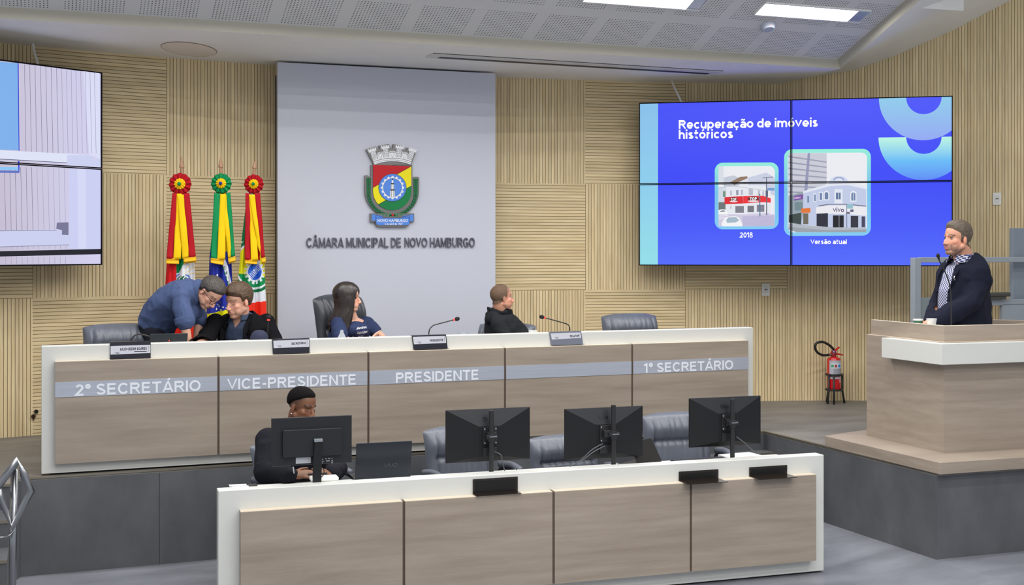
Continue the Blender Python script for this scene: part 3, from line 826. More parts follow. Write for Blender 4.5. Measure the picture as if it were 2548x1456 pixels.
def arch(x0, y0, x1, y1):
    r = (x1-x0)/2
    return Z([(x0, y1), (x0, y0+r)]+[(x0+r-r*math.cos(math.radians(a)), y0+r-r*math.sin(math.radians(a))) for a in range(20, 180, 20)]+[(x1, y0+r), (x1, y1)])
old = [((222, 226, 236), Z([(645, 600), (685, 600), (685, 740), (645, 740)])), ((200, 206, 220), Z([(686, 690), (760, 672), (800, 690), (800, 760), (686, 760)])),
    ((150, 124, 104), Z([(735, 726), (812, 684), (868, 680), (872, 694), (800, 726), (770, 748)])),
    ((226, 228, 240), Z([(800, 740), (860, 700), (905, 690), (940, 710), (950, 740)])),
    ((206, 212, 232), Z([(875, 690), (1015, 650), (1080, 690), (1080, 830), (875, 760)])),
    ((236, 238, 246), Z([(700, 772), (835, 745), (1000, 750), (1050, 790), (1050, 970), (835, 972), (705, 960)])),
    ((214, 222, 234), ZR(645, 760, 706, 900)), ((120, 150, 130), ZR(680, 795, 700, 840)), ((110, 120, 118), ZR(645, 880, 700, 940)),
    ((190, 196, 214), ZR(735, 790, 750, 828)), ((150, 156, 176), ZR(782, 786, 800, 826)), ((190, 196, 214), ZR(818, 784, 836, 824)), ((186, 192, 208), ZR(880, 776, 912, 826)), ((186, 192, 208), arch(950, 786, 966, 828)), ((190, 196, 214), ZR(985, 796, 998, 830)),
    ((226, 36, 48), Z([(692, 842), (834, 832), (836, 890), (692, 896)])), ((238, 48, 56), Z([(836, 832), (990, 830), (1050, 850), (1050, 884), (990, 880), (836, 890)])),
    ((110, 40, 44), Z(circ(763, 860, 30, k=20, ry=18))), ((110, 40, 44), Z(circ(914, 855, 44, k=20, ry=20))), ((240, 220, 224), Z(circ(763, 874, 30, k=16, ry=7))), ((240, 220, 224), Z(circ(914, 872, 42, k=16, ry=7))),
    ((130, 130, 142), ZR(776, 910, 842, 962)), ((120, 120, 132), ZR(870, 908, 920, 958)), ((130, 130, 146), ZR(942, 900, 1000, 955)), ((190, 190, 204), ZR(736, 912, 746, 930)),
    ((214, 208, 232), Z([(645, 972), (835, 975), (1079, 960), (1079, 1066), (645, 1066)])), ((196, 190, 222), Z([(830, 990), (1079, 980), (1079, 1066), (830, 1066)])),
    ((238, 236, 246), Z([(650, 985), (720, 980), (722, 986), (650, 992)])), ((238, 236, 246), Z([(650, 1002), (720, 996), (722, 1003), (650, 1010)])),
    ((250, 250, 252), Z([(646, 945), (660, 936), (690, 934), (716, 955), (716, 975), (646, 975)])), ((140, 144, 160), Z([(655, 950), (684, 940), (700, 953), (660, 956)])),
    ((240, 240, 250), Z([(1042, 950), (1056, 938), (1079, 936), (1079, 974), (1042, 974)])),
    ((250, 250, 253), Z([(670, 1040), (690, 1010), (712, 992), (780, 988), (806, 1002), (832, 1050), (830, 1066), (672, 1066)])), ((170, 190, 206), Z([(704, 1020), (722, 998), (780, 994), (806, 1020), (780, 1036), (712, 1040)])),
    ((100, 104, 124), Z([(1014, 690), (1020, 690), (1022, 980), (1014, 980)])), ((110, 114, 134), Z([(985, 688), (1068, 683), (1068, 688), (985, 693)])), ((90, 96, 120), Z([(1010, 790), (1028, 790), (1028, 840), (1010, 840)])),
    ((180, 184, 200), Z([(645, 735), (1010, 790), (1010, 793), (645, 739)])), ((190, 194, 208), Z([(650, 770), (1010, 700), (1010, 703), (650, 773)])), ((120, 160, 214), ZR(1022, 770, 1079, 790)),
    ((90, 120, 150), Z([(960, 815), (968, 815), (970, 990), (962, 990)]))]
fo = inset(rrect(1778.5, 405, 1937.5, 571, 20, ax=-.006), rrect(1787.5, 413.5, 1928, 563.5, 15, ax=-.005), 'slide_frame', old)
new = [((206, 208, 220), Z([(1186, 500), (1482, 500), (1482, 730), (1420, 820), (1186, 880)])),
    *[((158, 160, 182), Z([(1186, 520+k*46), (1482, 566+k*40), (1482, 575+k*40), (1186, 532+k*46)])) for k in range(7)],
    ((150, 154, 186), Z([(1336, 500), (1354, 500), (1332, 800), (1308, 800)])),
    ((150, 166, 176), Z([(1186, 830), (1300, 800), (1300, 1060), (1186, 1040)])), ((60, 74, 72), Z([(1190, 980), (1285, 960), (1285, 1052), (1190, 1035)])), ((118, 140, 150), ZR(1235, 880, 1296, 945)),
    ((122, 76, 160), Z([(1228, 832), (1300, 818), (1300, 856), (1228, 868)])),
    ((198, 208, 236), Z([(1300, 800), (1500, 742), (1640, 730), (1788, 765), (1788, 1080), (1640, 1078), (1500, 1074), (1284, 1052), (1300, 960)])),
    ((232, 236, 248), Z([(1300, 795), (1500, 738), (1645, 728), (1788, 762), (1788, 780), (1645, 748), (1500, 757), (1300, 812)])),
    ((214, 222, 244), Z([(1500, 725), (1520, 692), (1560, 678), (1600, 678), (1630, 690), (1650, 720), (1650, 732), (1500, 740)])), ((150, 166, 206), Z(circ(1576, 712, 42, 180, 360, 16, ry=28))), ((226, 232, 248), Z(circ(1576, 714, 32, 180, 360, 16, ry=20))),
    ((230, 236, 248), ZR(1542, 780, 1605, 890)), ((96, 118, 158), ZR(1554, 806, 1590, 858)), ((230, 236, 248), ZR(1570, 806, 1574, 858)),
    ((236, 240, 250), arch(1460, 792, 1502, 864)), ((110, 132, 172), arch(1467, 802, 1494, 858)), ((236, 240, 250), ZR(1422, 800, 1452, 868)), ((110, 132, 172), ZR(1428, 808, 1446, 862)), ((236, 240, 250), ZR(1380, 812, 1402, 878)), ((120, 140, 176), ZR(1385, 820, 1398, 872)), ((120, 140, 176), ZR(1332, 832, 1346, 884)),
    ((236, 240, 250), arch(1664, 792, 1712, 876)), ((110, 132, 172), arch(1672, 804, 1704, 868)), ((236, 240, 250), ZR(1686, 800, 1690, 870)),
    ((110, 100, 122), Z([(1420, 905), (1500, 893), (1640, 893), (1788, 907), (1788, 913), (1640, 899), (1500, 899), (1420, 912)])),
    ((240, 240, 246), Z([(1400, 920), (1500, 905), (1640, 905), (1788, 918), (1788, 985), (1640, 972), (1500, 970), (1400, 965)])),
    ((232, 120, 50), Z([(1285, 930), (1356, 924), (1356, 962), (1285, 962)])), ((112, 106, 92), ZR(1300, 966, 1340, 1050)),
    ((44, 44, 60), Z([(1404, 970), (1492, 964), (1492, 1072), (1404, 1064)])), ((24, 24, 36), ZR(1530, 982, 1614, 1075)), ((170, 170, 184), ZR(1576, 982, 1580, 1075)), ((50, 50, 66), ZR(1668, 986, 1726, 1076)), ((70, 70, 96), ZR(1752, 990, 1779, 1074)),
    ((150, 196, 208), ZR(1640, 894, 1685, 930)), ((110, 124, 156), Z([(1634, 893), (1639, 893), (1641, 1110), (1635, 1110)])), ((96, 96, 132), ZR(1664, 936, 1690, 956)), ((116, 112, 140), ZR(1632, 955, 1662, 972)),
    ((182, 188, 198), Z([(1186, 1045), (1500, 1074), (1788, 1080), (1788, 1112), (1250, 1112), (1186, 1085)])), ((160, 166, 176), Z([(1186, 1070), (1480, 1096), (1788, 1092), (1788, 1112), (1250, 1112), (1186, 1092)]))]
fn_ = inset(rrect(1951, 371.5, 2167, 587.5, 20, ax=-.006), rrect(1960, 380.5, 2157.5, 578.5, 14, ax=-.005), 'slide_frame', new)
def inset_text(s, tl, tr, br, bl, rgb, bold=.02, par=None, lift=.0004):
    q = [Z([p])[0] for p in (tl, tr, br, bl)]
    obj('photo_text', vtext(s, line_map(plR, *q, RN, lift), .12 if s == 'TOP' else .10, .12), emis('px_%d_%d_%d' % rgb, rgb, .95), par, True)
inset_text('TOP', (740, 848), (784, 848), (784, 868), (740, 868), (250, 248, 250), .03, fo)
inset_text('TOP', (888, 842), (942, 842), (942, 866), (888, 866), (250, 248, 250), .03, fo)
inset_text('vivo', (1532, 920), (1616, 922), (1616, 958), (1532, 956), (86, 66, 120), .03, fn_)
inset_text('urbano', (1230, 838), (1280, 832), (1280, 850), (1230, 858), (226, 206, 240), .02, fn_)

# --- left video wall (turned towards the room; only its right half is in view)
pr_t = atd(254, 180, 10.29); pr_b = atd(257, 660, 10.29)
LD = Vector((RD.x, -RD.y, 0)); LN = Vector((-LD.y, LD.x, 0)); LN = Vector((LD.y, -LD.x, 0))
RE = Vector((pr_t.x, pr_t.y, 0)); LW = RW
LPt = RE-LD*LW; zt2 = pr_t.z; zb2 = pr_b.z
# mirror of the right wall: nearer the viewer on its outer side
LPt = RE+Vector((-RD.x, -abs(RD.y), 0))*LW
LD = (RE-LPt).normalized(); LN = Vector((LD.y, -LD.x, 0))
LP = Vector((LPt.x, LPt.y, zt2)); plL2 = ipl(LP, LN)
VL, pansL = display_wall('video_wall', 'video wall at the left edge of the photo showing a close view of a pale slatted wall', LP, LD, LN, LW, zt2, zb2, 2, 2, LW/2)
LX = lambda px, py: plL2(px, py)
class LMap:
    pass
x_in = LW-.012
def Lp(px, py):
    p = plL2(px, py); k = (p-LP).dot(LD); return p+LD*(min(max(k, .012), LW-.0115)-k)
mb = MB(); ms = []; idx = {}
def kk(c):
    if c not in idx: idx[c] = len(ms); ms.append(emis('lp_%d_%d_%d' % c, c, .95))
    return idx[c]
def Lq(c, pts, lift): flat(mb, Lp, pts, lift, LN, kk(c), .0001)
zc = lambda q: [(x*270/728, 140+y*540/1456) for x, y in q]
# picture ground across the whole wall, in wall coordinates
g0 = MB(); q = [LP+LD*.01+LN*-.0026, LP+LD*(LW-.012)+LN*-.0026]
g0.prism([Vector((q[0].x, q[0].y, zb2+.012)), Vector((q[1].x, q[1].y, zb2+.012)), Vector((q[1].x, q[1].y, zt2-.012)), Vector((q[0].x, q[0].y, zt2-.012))], LN*.0002)
obj('picture_background', g0, grad_emis('pale slats picture', [(0, (200, 200, 224)), (.35, (212, 206, 236)), (.62, (196, 186, 208)), (.75, (204, 198, 220)), (1, (214, 212, 244))], .95, 0), VL, True)
Lq((206, 210, 246), zc([(464, 756), (684, 757), (694, 1292), (468, 1292)]), -.0022)
Lq((216, 220, 250), zc([(520, 756), (575, 757), (580, 1292), (526, 1292)]), -.0020)
Lq((222, 224, 250), zc([(560, 92), (668, 108), (678, 690), (600, 660)]), -.0022)
for k, (xa, xb) in enumerate(((165, 176), (200, 212), (236, 246), (272, 284), (308, 320), (344, 356), (380, 392), (414, 426), (446, 458), (478, 490), (510, 522), (542, 554), (573, 585), (604, 616), (634, 646))):
    Lq((110, 106, 124) if k < 7 else (152, 150, 172), zc([(xa-1.2, 50+(xa-130)*.108), (xa+1.4, 50+(xa-130)*.108), (xb+1.2, 650), (xb-1.4, 650)]), -.0018)
for k in range(12):
    xa = 30+k*36.5
    if xa > 440: continue
    Lq((108, 108, 126) if k < 6 else (160, 160, 186), zc([(xa-1.3, 745), (xa+1.3, 745), (xa+11, 1168), (xa+8.4, 1168)]), -.0018)
    Lq((150, 150, 176), zc([(xa+10, 1272), (xa+12.6, 1272), (xa+13.5, 1292), (xa+11, 1292)]), -.0018)
    Lq((150, 150, 176), zc([(xa+8, 1346), (xa+10.4, 1346), (xa+11.5, 1396), (xa+9, 1396)]), -.0017)
Lq((126, 178, 238), zc([(-160, 25), (121, 46), (127, 632), (-160, 620)]), -.0016)
Lq((28, 40, 214), zc([(119.5, 46), (125.5, 46.5), (131, 634), (126, 634)]), -.0014)
Lq((226, 230, 250), zc([(-160, 622), (612, 662), (612, 686), (440, 712), (-160, 680)]), -.0012)
Lq((206, 212, 244), zc([(450, 662), (610, 664), (614, 690), (676, 690), (680, 742), (450, 730)]), -.0010)
Lq((92, 96, 128), zc([(-160, 678), (450, 713), (450, 717), (-160, 683)]), -.0008)
Lq((140, 200, 248), zc([(-160, 742), (120, 744), (124, 764), (-160, 760)]), -.0012)
Lq((96, 116, 196), zc([(-160, 764), (131, 768), (131, 784), (-160, 780)]), -.0010); Lq((40, 60, 220), zc([(120, 702), (131, 703), (131, 770), (124, 770)]), -.0009)
Lq((206, 210, 244), zc([(-160, 1172), (464, 1168), (464, 1264), (-160, 1284)]), -.0014)
Lq((120, 122, 152), zc([(-160, 1172), (380, 1166), (380, 1169), (-160, 1176)]), -.0010)
Lq((120, 122, 150), zc([(-160, 1282), (464, 1264), (464, 1267), (-160, 1286)]), -.0010)
Lq((120, 120, 152), zc([(382, 1116), (460, 1114), (460, 1200), (416, 1198), (416, 1166), (378, 1158)]), -.0008)
Lq((26, 26, 40), zc([(-160, 1312), (694, 1293), (695, 1328), (-160, 1348)]), -.0006)
obj('picture', mb, ms, VL, True)

# ================================================================ CREST AND LETTERING ON THE WHITE PANEL
PN = Vector((0, -1, 0)); M_box = mat('crest brushed metal', srgb(120, 118, 116), .35, .6)
CR = thing('coat_of_arms', 'coloured municipal coat of arms with crown, shield, wreath and ribbon on the white panel', 'coat of arms', onp(975, 460))
zq = lambda q: [(740+x/4.854, 340+y/4.854) for x, y in q]
def ex(mb, pts, l0, l1, mi=0, side=None):
    q = [onp(*p)+PN*l0 for p in zq(pts)]; mb.prism(q, PN*(l1-l0), mi, side)
crown = [(820, 158), (938, 120), (952, 156), (985, 148), (975, 112), (1100, 92), (1104, 138), (1142, 140), (1146, 94), (1270, 117), (1262, 160), (1300, 172), (1312, 136), (1427, 178), (1365, 338), (1250, 300), (1140, 286), (1030, 298), (905, 325)]
mb = MB(); ex(mb, crown, 0, .035); ex(mb, [(905, 325), (1030, 270), (1140, 258), (1250, 272), (1365, 335), (1365, 350), (905, 350)], 0, .03)
obj('crown_backing', mb, M_box, CR, True)
M_cw = mat('crest white', srgb(232, 234, 238), .35); M_ck = mat('crest black', (.012, .012, .014), .4)
M_cr = mat('crest red', srgb(190, 20, 30), .4, spec=.3); M_cy = mat('crest yellow', srgb(238, 224, 14), .4, spec=.3); M_cg = mat('crest green', srgb(6, 124, 66), .4, spec=.3); M_cb = mat('crest blue', srgb(86, 138, 224), .4, spec=.3)
mb = MB()
def bandc(r0, r1, a0, a1, mi, l0, l1, cx=1133, cy=900, k=14):
    o_ = [(cx+r1*math.cos(math.radians(a)), cy-r1*math.sin(math.radians(a))) for a in np.linspace(a0, a1, k)]
    i_ = [(cx+r0*math.cos(math.radians(a)), cy-r0*math.sin(math.radians(a))) for a in np.linspace(a1, a0, k)]
    for i in range(k-1): ex(mb, [o_[i], o_[i+1], i_[k-2-i], i_[k-1-i]], l0, l1, mi)
CXc, CYc = 1135, 890
AR = (111.5, 68.5)
bandc(628, 700, *AR, 0, .034, .037, CXc, CYc); bandc(590, 624, *AR, 0, .034, .037, CXc, CYc)
bandc(624, 628.5, *AR, 1, .034, .0378, CXc, CYc); bandc(604, 607, *AR, 1, .036, .0378, CXc, CYc)
for a in (108.5, 96.5, 83.5, 71.5):     # towers
    bandc(698, 760, a-2.7, a+2.7, 0, .034, .0372, CXc, CYc, 4); bandc(745, 772, a-3.6, a+3.6, 0, .034, .0374, CXc, CYc, 4)
    for k in range(4): bandc(770, 787, a-3.6+k*2.05, a-3.6+k*2.05+1.1, 0, .034, .0374, CXc, CYc, 2)
    for r in (645, 665, 685, 705, 725, 743): bandc(r, r+2.4, a-2.7, a+2.7, 1, .036, .0380, CXc, CYc, 3)
    for r, o1 in ((655, 0), (675, 1), (695, 0), (715, 1), (735, 0)):
        for k in range(3): bandc(r-9, r+9, a-2.2+k*1.7+o1*.5, a-2.2+k*1.7+.18+o1*.5, 1, .036, .0379, CXc, CYc, 2)
    for s in (-1, 1): bandc(640, 745, a+s*2.75-.12, a+s*2.75+.12, 1, .036, .0381, CXc, CYc, 2)
for a in (102.5, 90, 77.5):             # walls between the towers
    for k in range(5): bandc(698, 716, a-2.8+k*1.2, a-2.8+k*1.2+.7, 0, .034, .0371, CXc, CYc, 2)
    bandc(694, 697, a-3, a+3, 1, .036, .0379, CXc, CYc, 3)
    for k in range(6):
        f = k/5; bandc(632+58*f, 642+58*f, a-.2-2.6*f, a+.0-2.6*f, 1, .036, .0379, CXc, CYc, 2); bandc(632+58*f, 642+58*f, a+2.6*f, a+.2+2.6*f, 1, .036, .0379, CXc, CYc, 2)
obj('crown', mb, [M_cw, M_ck], CR, True)
# wreath backing and shield
def ucurve(x0, x1, yt, yb, k=28):
    cx = (x0+x1)/2; rx = (x1-x0)/2
    return [(cx+rx*math.cos(math.radians(a)), yb-rx*.92+rx*.92*math.sin(math.radians(a))) for a in np.linspace(0, 180, k)]
mb = MB()
ex(mb, [(805, 470), (835, 467), (850, 480), (880, 480), (880, 345), (1378, 345), (1378, 490), (1400, 487), (1450, 487), (1462, 510)]+[(1460, 640)]+[(1133+327*math.cos(math.radians(a)), 655+320*math.sin(math.radians(a))) for a in range(6, 176, 8)]+[(803, 640)], 0, .03)
ex(mb, [(870, 928), (1398, 928), (1398, 1028), (1345, 1032), (1335, 1075), (1300, 1090), (965, 1090), (935, 1070), (930, 1032), (870, 1030)], 0, .034)
obj('shield_backing', mb, M_box, CR, True)
sh = [(902, 345), (1362, 360), (1362, 655)]+[(1132+230*math.cos(math.radians(a)), 660+230*math.sin(math.radians(a))) for a in range(5, 176, 6)]+[(902, 655)]
mb = MB(); ex(mb, sh, .03, .036, 0)
def clipy(f0, f1):     # part of the shield between two oblique lines y = m x + c
    return None
from mathutils.geometry import intersect_line_line_2d
def half(poly, a, b, c):
    out = []
    for i in range(len(poly)):
        p, q_ = poly[i], poly[(i+1) % len(poly)]; dp = a*p[0]+b*p[1]+c; dq = a*q_[0]+b*q_[1]+c
        if dp >= 0: out.append(p)
        if dp*dq < 0: t_ = dp/(dp-dq); out.append((p[0]+(q_[0]-p[0])*t_, p[1]+(q_[1]-p[1])*t_))
    return out
sl1 = -(618-362)/(1362-902.)          # red / yellow edge
yel = half(half(sh, -sl1, 1, -(362-sl1*1362)), sl1, -1, (598-sl1*1362))
grn = half(sh, -sl1, 1, -(598-sl1*1362)); red = half(sh, sl1, -1, (362-sl1*1362))
ex(mb, red, .036, .0375, 1); ex(mb, yel, .036, .0375, 2); ex(mb, grn, .036, .0375, 3)
def lines(p, q_, w_, mi, l0=.0375, l1=.0383):
    dx, dy = q_[0]-p[0], q_[1]-p[1]; l = math.hypot(dx, dy); nx, ny = -dy/l*w_, dx/l*w_
    ex(mb, [(p[0]+nx, p[1]+ny), (q_[0]+nx, q_[1]+ny), (q_[0]-nx, q_[1]-ny), (p[0]-nx, p[1]-ny)], l0, l1, mi)
lines((902, 618), (1362, 362), 2.4, 0); lines((964, 822), (1362, 598), 2.4, 0)
ex(mb, circ(1135, 619, 168, k=48)[:-1], .0375, .0395, 0); ex(mb, circ(1135, 619, 164, k=48)[:-1], .0395, .041, 4)
gear = []
for k in range(16):
    a = k*22.5
    for da, r in ((-7.5, 124), (-4, 140), (4, 140), (7.5, 124)):
        gear.append((1135+r*math.sin(math.radians(a+da)), 619-r*math.cos(math.radians(a+da))))
ex(mb, gear, .041, .0418, 5); ex(mb, circ(1135, 619, 113, k=40)[:-1], .0418, .0426, 0); ex(mb, circ(1135, 619, 111, k=40)[:-1], .0426, .043, 4)
for x0, y0, x1, y1, mi in ((1104, 655, 1162, 732, 5), (1108, 640, 1160, 655, 0), (1116, 580, 1152, 640, 5), (1114, 564, 1154, 580, 0), (1124, 530, 1144, 564, 5), (1129, 506, 1139, 530, 0)):
    ex(mb, [(x0, y0), (x1, y0), (x1, y1), (x0, y1)], .043, .0436, mi)
for x in (1114, 1122, 1145, 1153): ex(mb, [(x, 656), (x+3, 656), (x+3, 732), (x, 732)], .0436, .044, 0)
for x in (1123, 1143): ex(mb, [(x, 582), (x+3, 582), (x+3, 640), (x, 640)], .0436, .044, 0)
obj('shield', mb, [M_ck, M_cr, M_cy, M_cg, M_cb, M_cw], CR, True)
# laurel wreath
mb = MB()
def leaf(cx, cy, ang, ln, wd, mi):
    c, s = math.cos(ang), math.sin(ang)
    ex(mb, [(cx+c*t_*ln-s*w_*wd, cy+s*t_*ln+c*w_*wd) for t_, w_ in ((-.5, 0), (-.2, .5), (.15, .5), (.5, 0), (.15, -.5), (-.2, -.5))], .031, .0345+.0005*mi, mi)
for side in (-1, 1):
    path = []
    for k in range(15): path.append((1133+side*(282 if side < 0 else 284), 500+(0 if side < 0 else 10)+k*13))
    for a in range(4, 87, 4): path.append((1133+side*284*math.cos(math.radians(a)), 682+272*math.sin(math.radians(a))))
    band = []
    wd = 27
    for i in range(len(path)-1):
        (xa, ya), (xb, yb) = path[i], path[i+1]; l = math.hypot(xb-xa, yb-ya); nx, ny = -(yb-ya)/l, (xb-xa)/l
        f = 1-.35*i/len(path)
        ex(mb, [(xa+nx*wd*f, ya+ny*wd*f), (xb+nx*wd*f, yb+ny*wd*f), (xb-nx*wd*f, yb-ny*wd*f), (xa-nx*wd*f, ya-ny*wd*f)], .030, .0325, 0)
    for i in range(1, len(path)-1, 2):
        (xa, ya), (xb, yb) = path[i-1], path[i+1]; an = math.atan2(ya-yb, xa-xb)
        x, y = path[i]
        for s_ in (-1, 1):
            nx, ny = -math.sin(an)*s_*13, math.cos(an)*s_*13
            leaf(x+nx, y+ny, an+s_*.55, 34, 13, 1)
for a in (-150, -170, -10, -30, 150, 30): leaf(1138+32*math.cos(math.radians(a)), 950-20*math.sin(math.radians(a)), math.radians(-a), 46, 14, 1)
obj('wreath', mb, [mat('wreath dark green', srgb(14, 70, 44), .5), M_cg], CR, True)
obj('berry', MB().prism([onp(*p)+PN*.036 for p in zq(circ(1138, 949, 14, k=20)[:-1])], PN*.006), M_cr, CR, True)
mb = MB()
ex(mb, [(888, 938), (1020, 960), (1020, 985), (940, 1000), (935, 1015), (888, 1015)], .034, .037, 0); ex(mb, [(1388, 940), (1256, 960), (1256, 985), (1338, 1000), (1342, 1022), (1388, 1022)], .034, .037, 0)
ex(mb, [(937, 985), (1340, 985), (1340, 1045), (1332, 1062), (1310, 1070), (968, 1070), (945, 1058), (937, 1040)], .036, .040, 0)
for q in (((932, 955), (1025, 968)), ((1256, 968), (1342, 958))): lines(*q, 2.5, 1, .037, .0376)
lines((937, 985), (1340, 985), 2.0, 1, .040, .0405); lines((937, 958), (937, 1042), 2.0, 1, .040, .0405); lines((1340, 960), (1340, 1045), 2.0, 1, .040, .0405)
rb = obj('ribbon', mb, [M_cb, mat('ribbon line', srgb(30, 50, 110), .4)], CR, True)
zz = lambda x, y: zq([(x, y)])[0]
obj('ribbon_text', text_mb('NOVO HAMBURGO', quad_map(onp, zz(955, 998), zz(1320, 998), zz(1320, 1033), zz(955, 1033), PN, .0405), .02), M_cw, rb, True)
obj('ribbon_text', text_mb('5 de abril de 1927', quad_map(onp, zz(1040, 1044), zz(1258, 1044), zz(1258, 1068), zz(1040, 1068), PN, .0405), .02), M_cw, rb, True)
# lettering in polished metal letters, word by word
M_let = mat('dark polished metal letters', srgb(112, 112, 124), .28, .7, var=.25, scale=9)
LT = thing('wall_lettering', 'dark metal raised lettering on the white panel below the coat of arms', 'lettering', onp(970, 600))
for s, x0, x1, y0, y1 in (('CÂMARA', 762, 854, 584.5, 616), ('MUNICIPAL', 861, 965, 591.5, 616), ('DE', 972, 997, 591.5, 615.5), ('NOVO', 1006, 1062, 591.5, 615.5), ('HAMBURGO', 1069, 1180, 591.5, 615.5)):
    y0 = 591.5
    def fn(a, b, t_, x0=x0, x1=x1, y0=y0, y1=y1):
        p = onp(x0+(x1-x0)*a, y1+(y0-y1)*b); return p+PN*(.001+t_)
    obj('word', vtext(s, fn, .083, .14, .02), M_let, LT, True)
# ================================================================ CHAIRS
M_leather = mat('grey black leather', srgb(92, 97, 108), .36, var=.10, scale=5, bump=.12, bscale=160, spec=.55)
M_leather_d = mat('dark leather side', srgb(44, 46, 51), .35, bump=.1, bscale=160)
M_black = mat('black plastic', (.016, .016, .018), .4)
M_chrome = mat('chrome', srgb(190, 192, 196), .16, 1.0)
def back_mb(top, w, z0=.46, T_=.062, tilt=.10, roll=True):
    f = MB(); H = top-z0; nu, nv = 56, 44
    def shape(a, b, side):
        x = 2*a-1; t_ = b
        hw = w/2*(1-.10*max(0, (.18-t_)/.18)**2)
        fz = max(0, (1-abs(x)**6)*(1-abs(2*t_-1)**10))**.5
        # rounded top corners
        zt = t_*H*(1-.055*abs(x)**3*(t_**2))
        y = -T_*fz if side else T_*.75*fz
        if side:
            if roll: y -= .040*fz*math.exp(-((t_-.80)/.14)**2)*(1-.25*abs(x)**2)
            y += .020*fz*math.exp(-((t_-.60)/.035)**2)*(abs(x) < .8)
            cre = 0
            for c in (-.52, -.30, -.10, .10, .30, .52):
                cre += math.exp(-((x-c-.03*math.sin(9*t_+c*20))/.030)**2)
            y += .008*fz*cre*(.45+.55*math.exp(-((t_-.74)/.22)**2))
            y += .020*fz*(math.exp(-((x-.74)/.03)**2)+math.exp(-((x+.74)/.03)**2))
        y += tilt*(t_**1.3)
        return (x*hw, y, z0+zt)
    f.grid(lambda a, b: shape(a, b, True), nu, nv, 0)
    o = len(f.v); f.grid(lambda a, b: shape(1-a, b, False), 20, 20, 1)
    return f
CH = {}
def chair(name, label, loc, rz, top=.96, w=.53, group='leather chairs', arms=True):
    key = (top, w)
    M = T(loc) @ RZ(rz)
    if key in CH: return dup(CH[key], M, label, group)
    t = thing(name, label, 'chair', M=M, group=group); CH[key] = t
    obj('backrest', back_mb(top, w), [M_leather, M_leather_d] if top < 1.1 else [mat('black leather', srgb(56, 60, 66), .34, bump=.1, bscale=160, spec=.55), M_leather_d], t, smooth=70)
    s = MB()
    s.grid(lambda a, b: ((2*a-1)*.25*(1-.08*b), .05-.50*b, .455+.035*max(0, (1-abs(2*a-1)**6)*(1-abs(2*b-1)**8))**.5), 24, 24, 0)
    s.grid(lambda a, b: ((1-2*a)*.25*(1-.08*b), .05-.50*b, .455-.05*max(0, (1-abs(2*a-1)**6)*(1-abs(2*b-1)**8))**.5), 12, 12, 0)
    obj('seat', s, M_leather, t, smooth=70)
    for sx in (-1, 1):
        a = MB().tube(bez([(sx*.24, .03, .46), (sx*.30, .03, .56), (sx*.31, -.02, .65), (sx*.31, -.18, .665), (sx*.31, -.30, .63), (sx*.30, -.34, .52), (sx*.22, -.28, .44)], 6), .016, 10)
        ar = obj('armrest', a, M_black, t, smooth=True)
        p = MB().tube(bez([(sx*.31, .0, .672), (sx*.31, -.14, .690), (sx*.31, -.27, .668)], 5), .024, 10); obj('arm_pad', p, M_leather, ar, smooth=True)
    obj('gas_lift', MB().lathe((0, -.18, 0), [(.03, .08), (.03, .25), (.022, .25), (.022, .42)], 16), M_chrome, t, smooth=40)
    for k in range(5):
        an = k*2*math.pi/5+.3; c, s_ = math.cos(an), math.sin(an)
        b = MB().tube([(0, -.18, .10), (.28*c, -.18+.28*s_, .065)], [.028, .018], 8); lg = obj('leg', b, M_black, t, smooth=40)
        obj('caster', MB().tube([(.28*c-.02*s_, -.18+.28*s_+.02*c, .028), (.28*c+.02*s_, -.18+.28*s_-.02*c, .028)], .028, 14), M_black, lg, smooth=40)
    return t
def at_stage(px, py, v, z=.66):
    p = onv(px, py, v); return (p.x, v, z)
def ground(px, v, z): return Vector((onv(px, 800, v).x, v, z))
chair('office_chair', 'empty grey leather chair behind the left end of the council desk', ground(300, 10.02, .66), .10, .965)
chair('office_chair', 'empty grey leather chair behind the right end of the council desk, below the video wall', ground(1575, 10.0, .66), -.05, .965)
chair('office_chair', 'grey leather chair under the man in the black hooded top', ground(1252, 10.14, .66), -.75, .90)
chair('office_chair', 'grey leather chair hidden behind the seated man in the black blazer', ground(604, 10.36, .66), -.2, .90)
chair('presidents_chair', 'high-backed black leather chair behind the long-haired woman', ground(860, 10.20, .66), .55, 1.165, .56, 'leather chairs')
chair('office_chair', 'empty leather chair behind the second monitor from the left at the front desk', ground(1152, 8.24, 0), .22, .965)
chair('office_chair', 'empty leather chair between the two middle monitors at the front desk', ground(1412, 7.98, 0), .10, .90)
chair('office_chair', 'empty leather chair showing its back cushion behind the rightmost monitor', ground(1690, 8.33, 0), -.06, .965)
chair('office_chair', 'leather chair under the man in black at the front desk', ground(722, 8.46, 0), .5, .90)

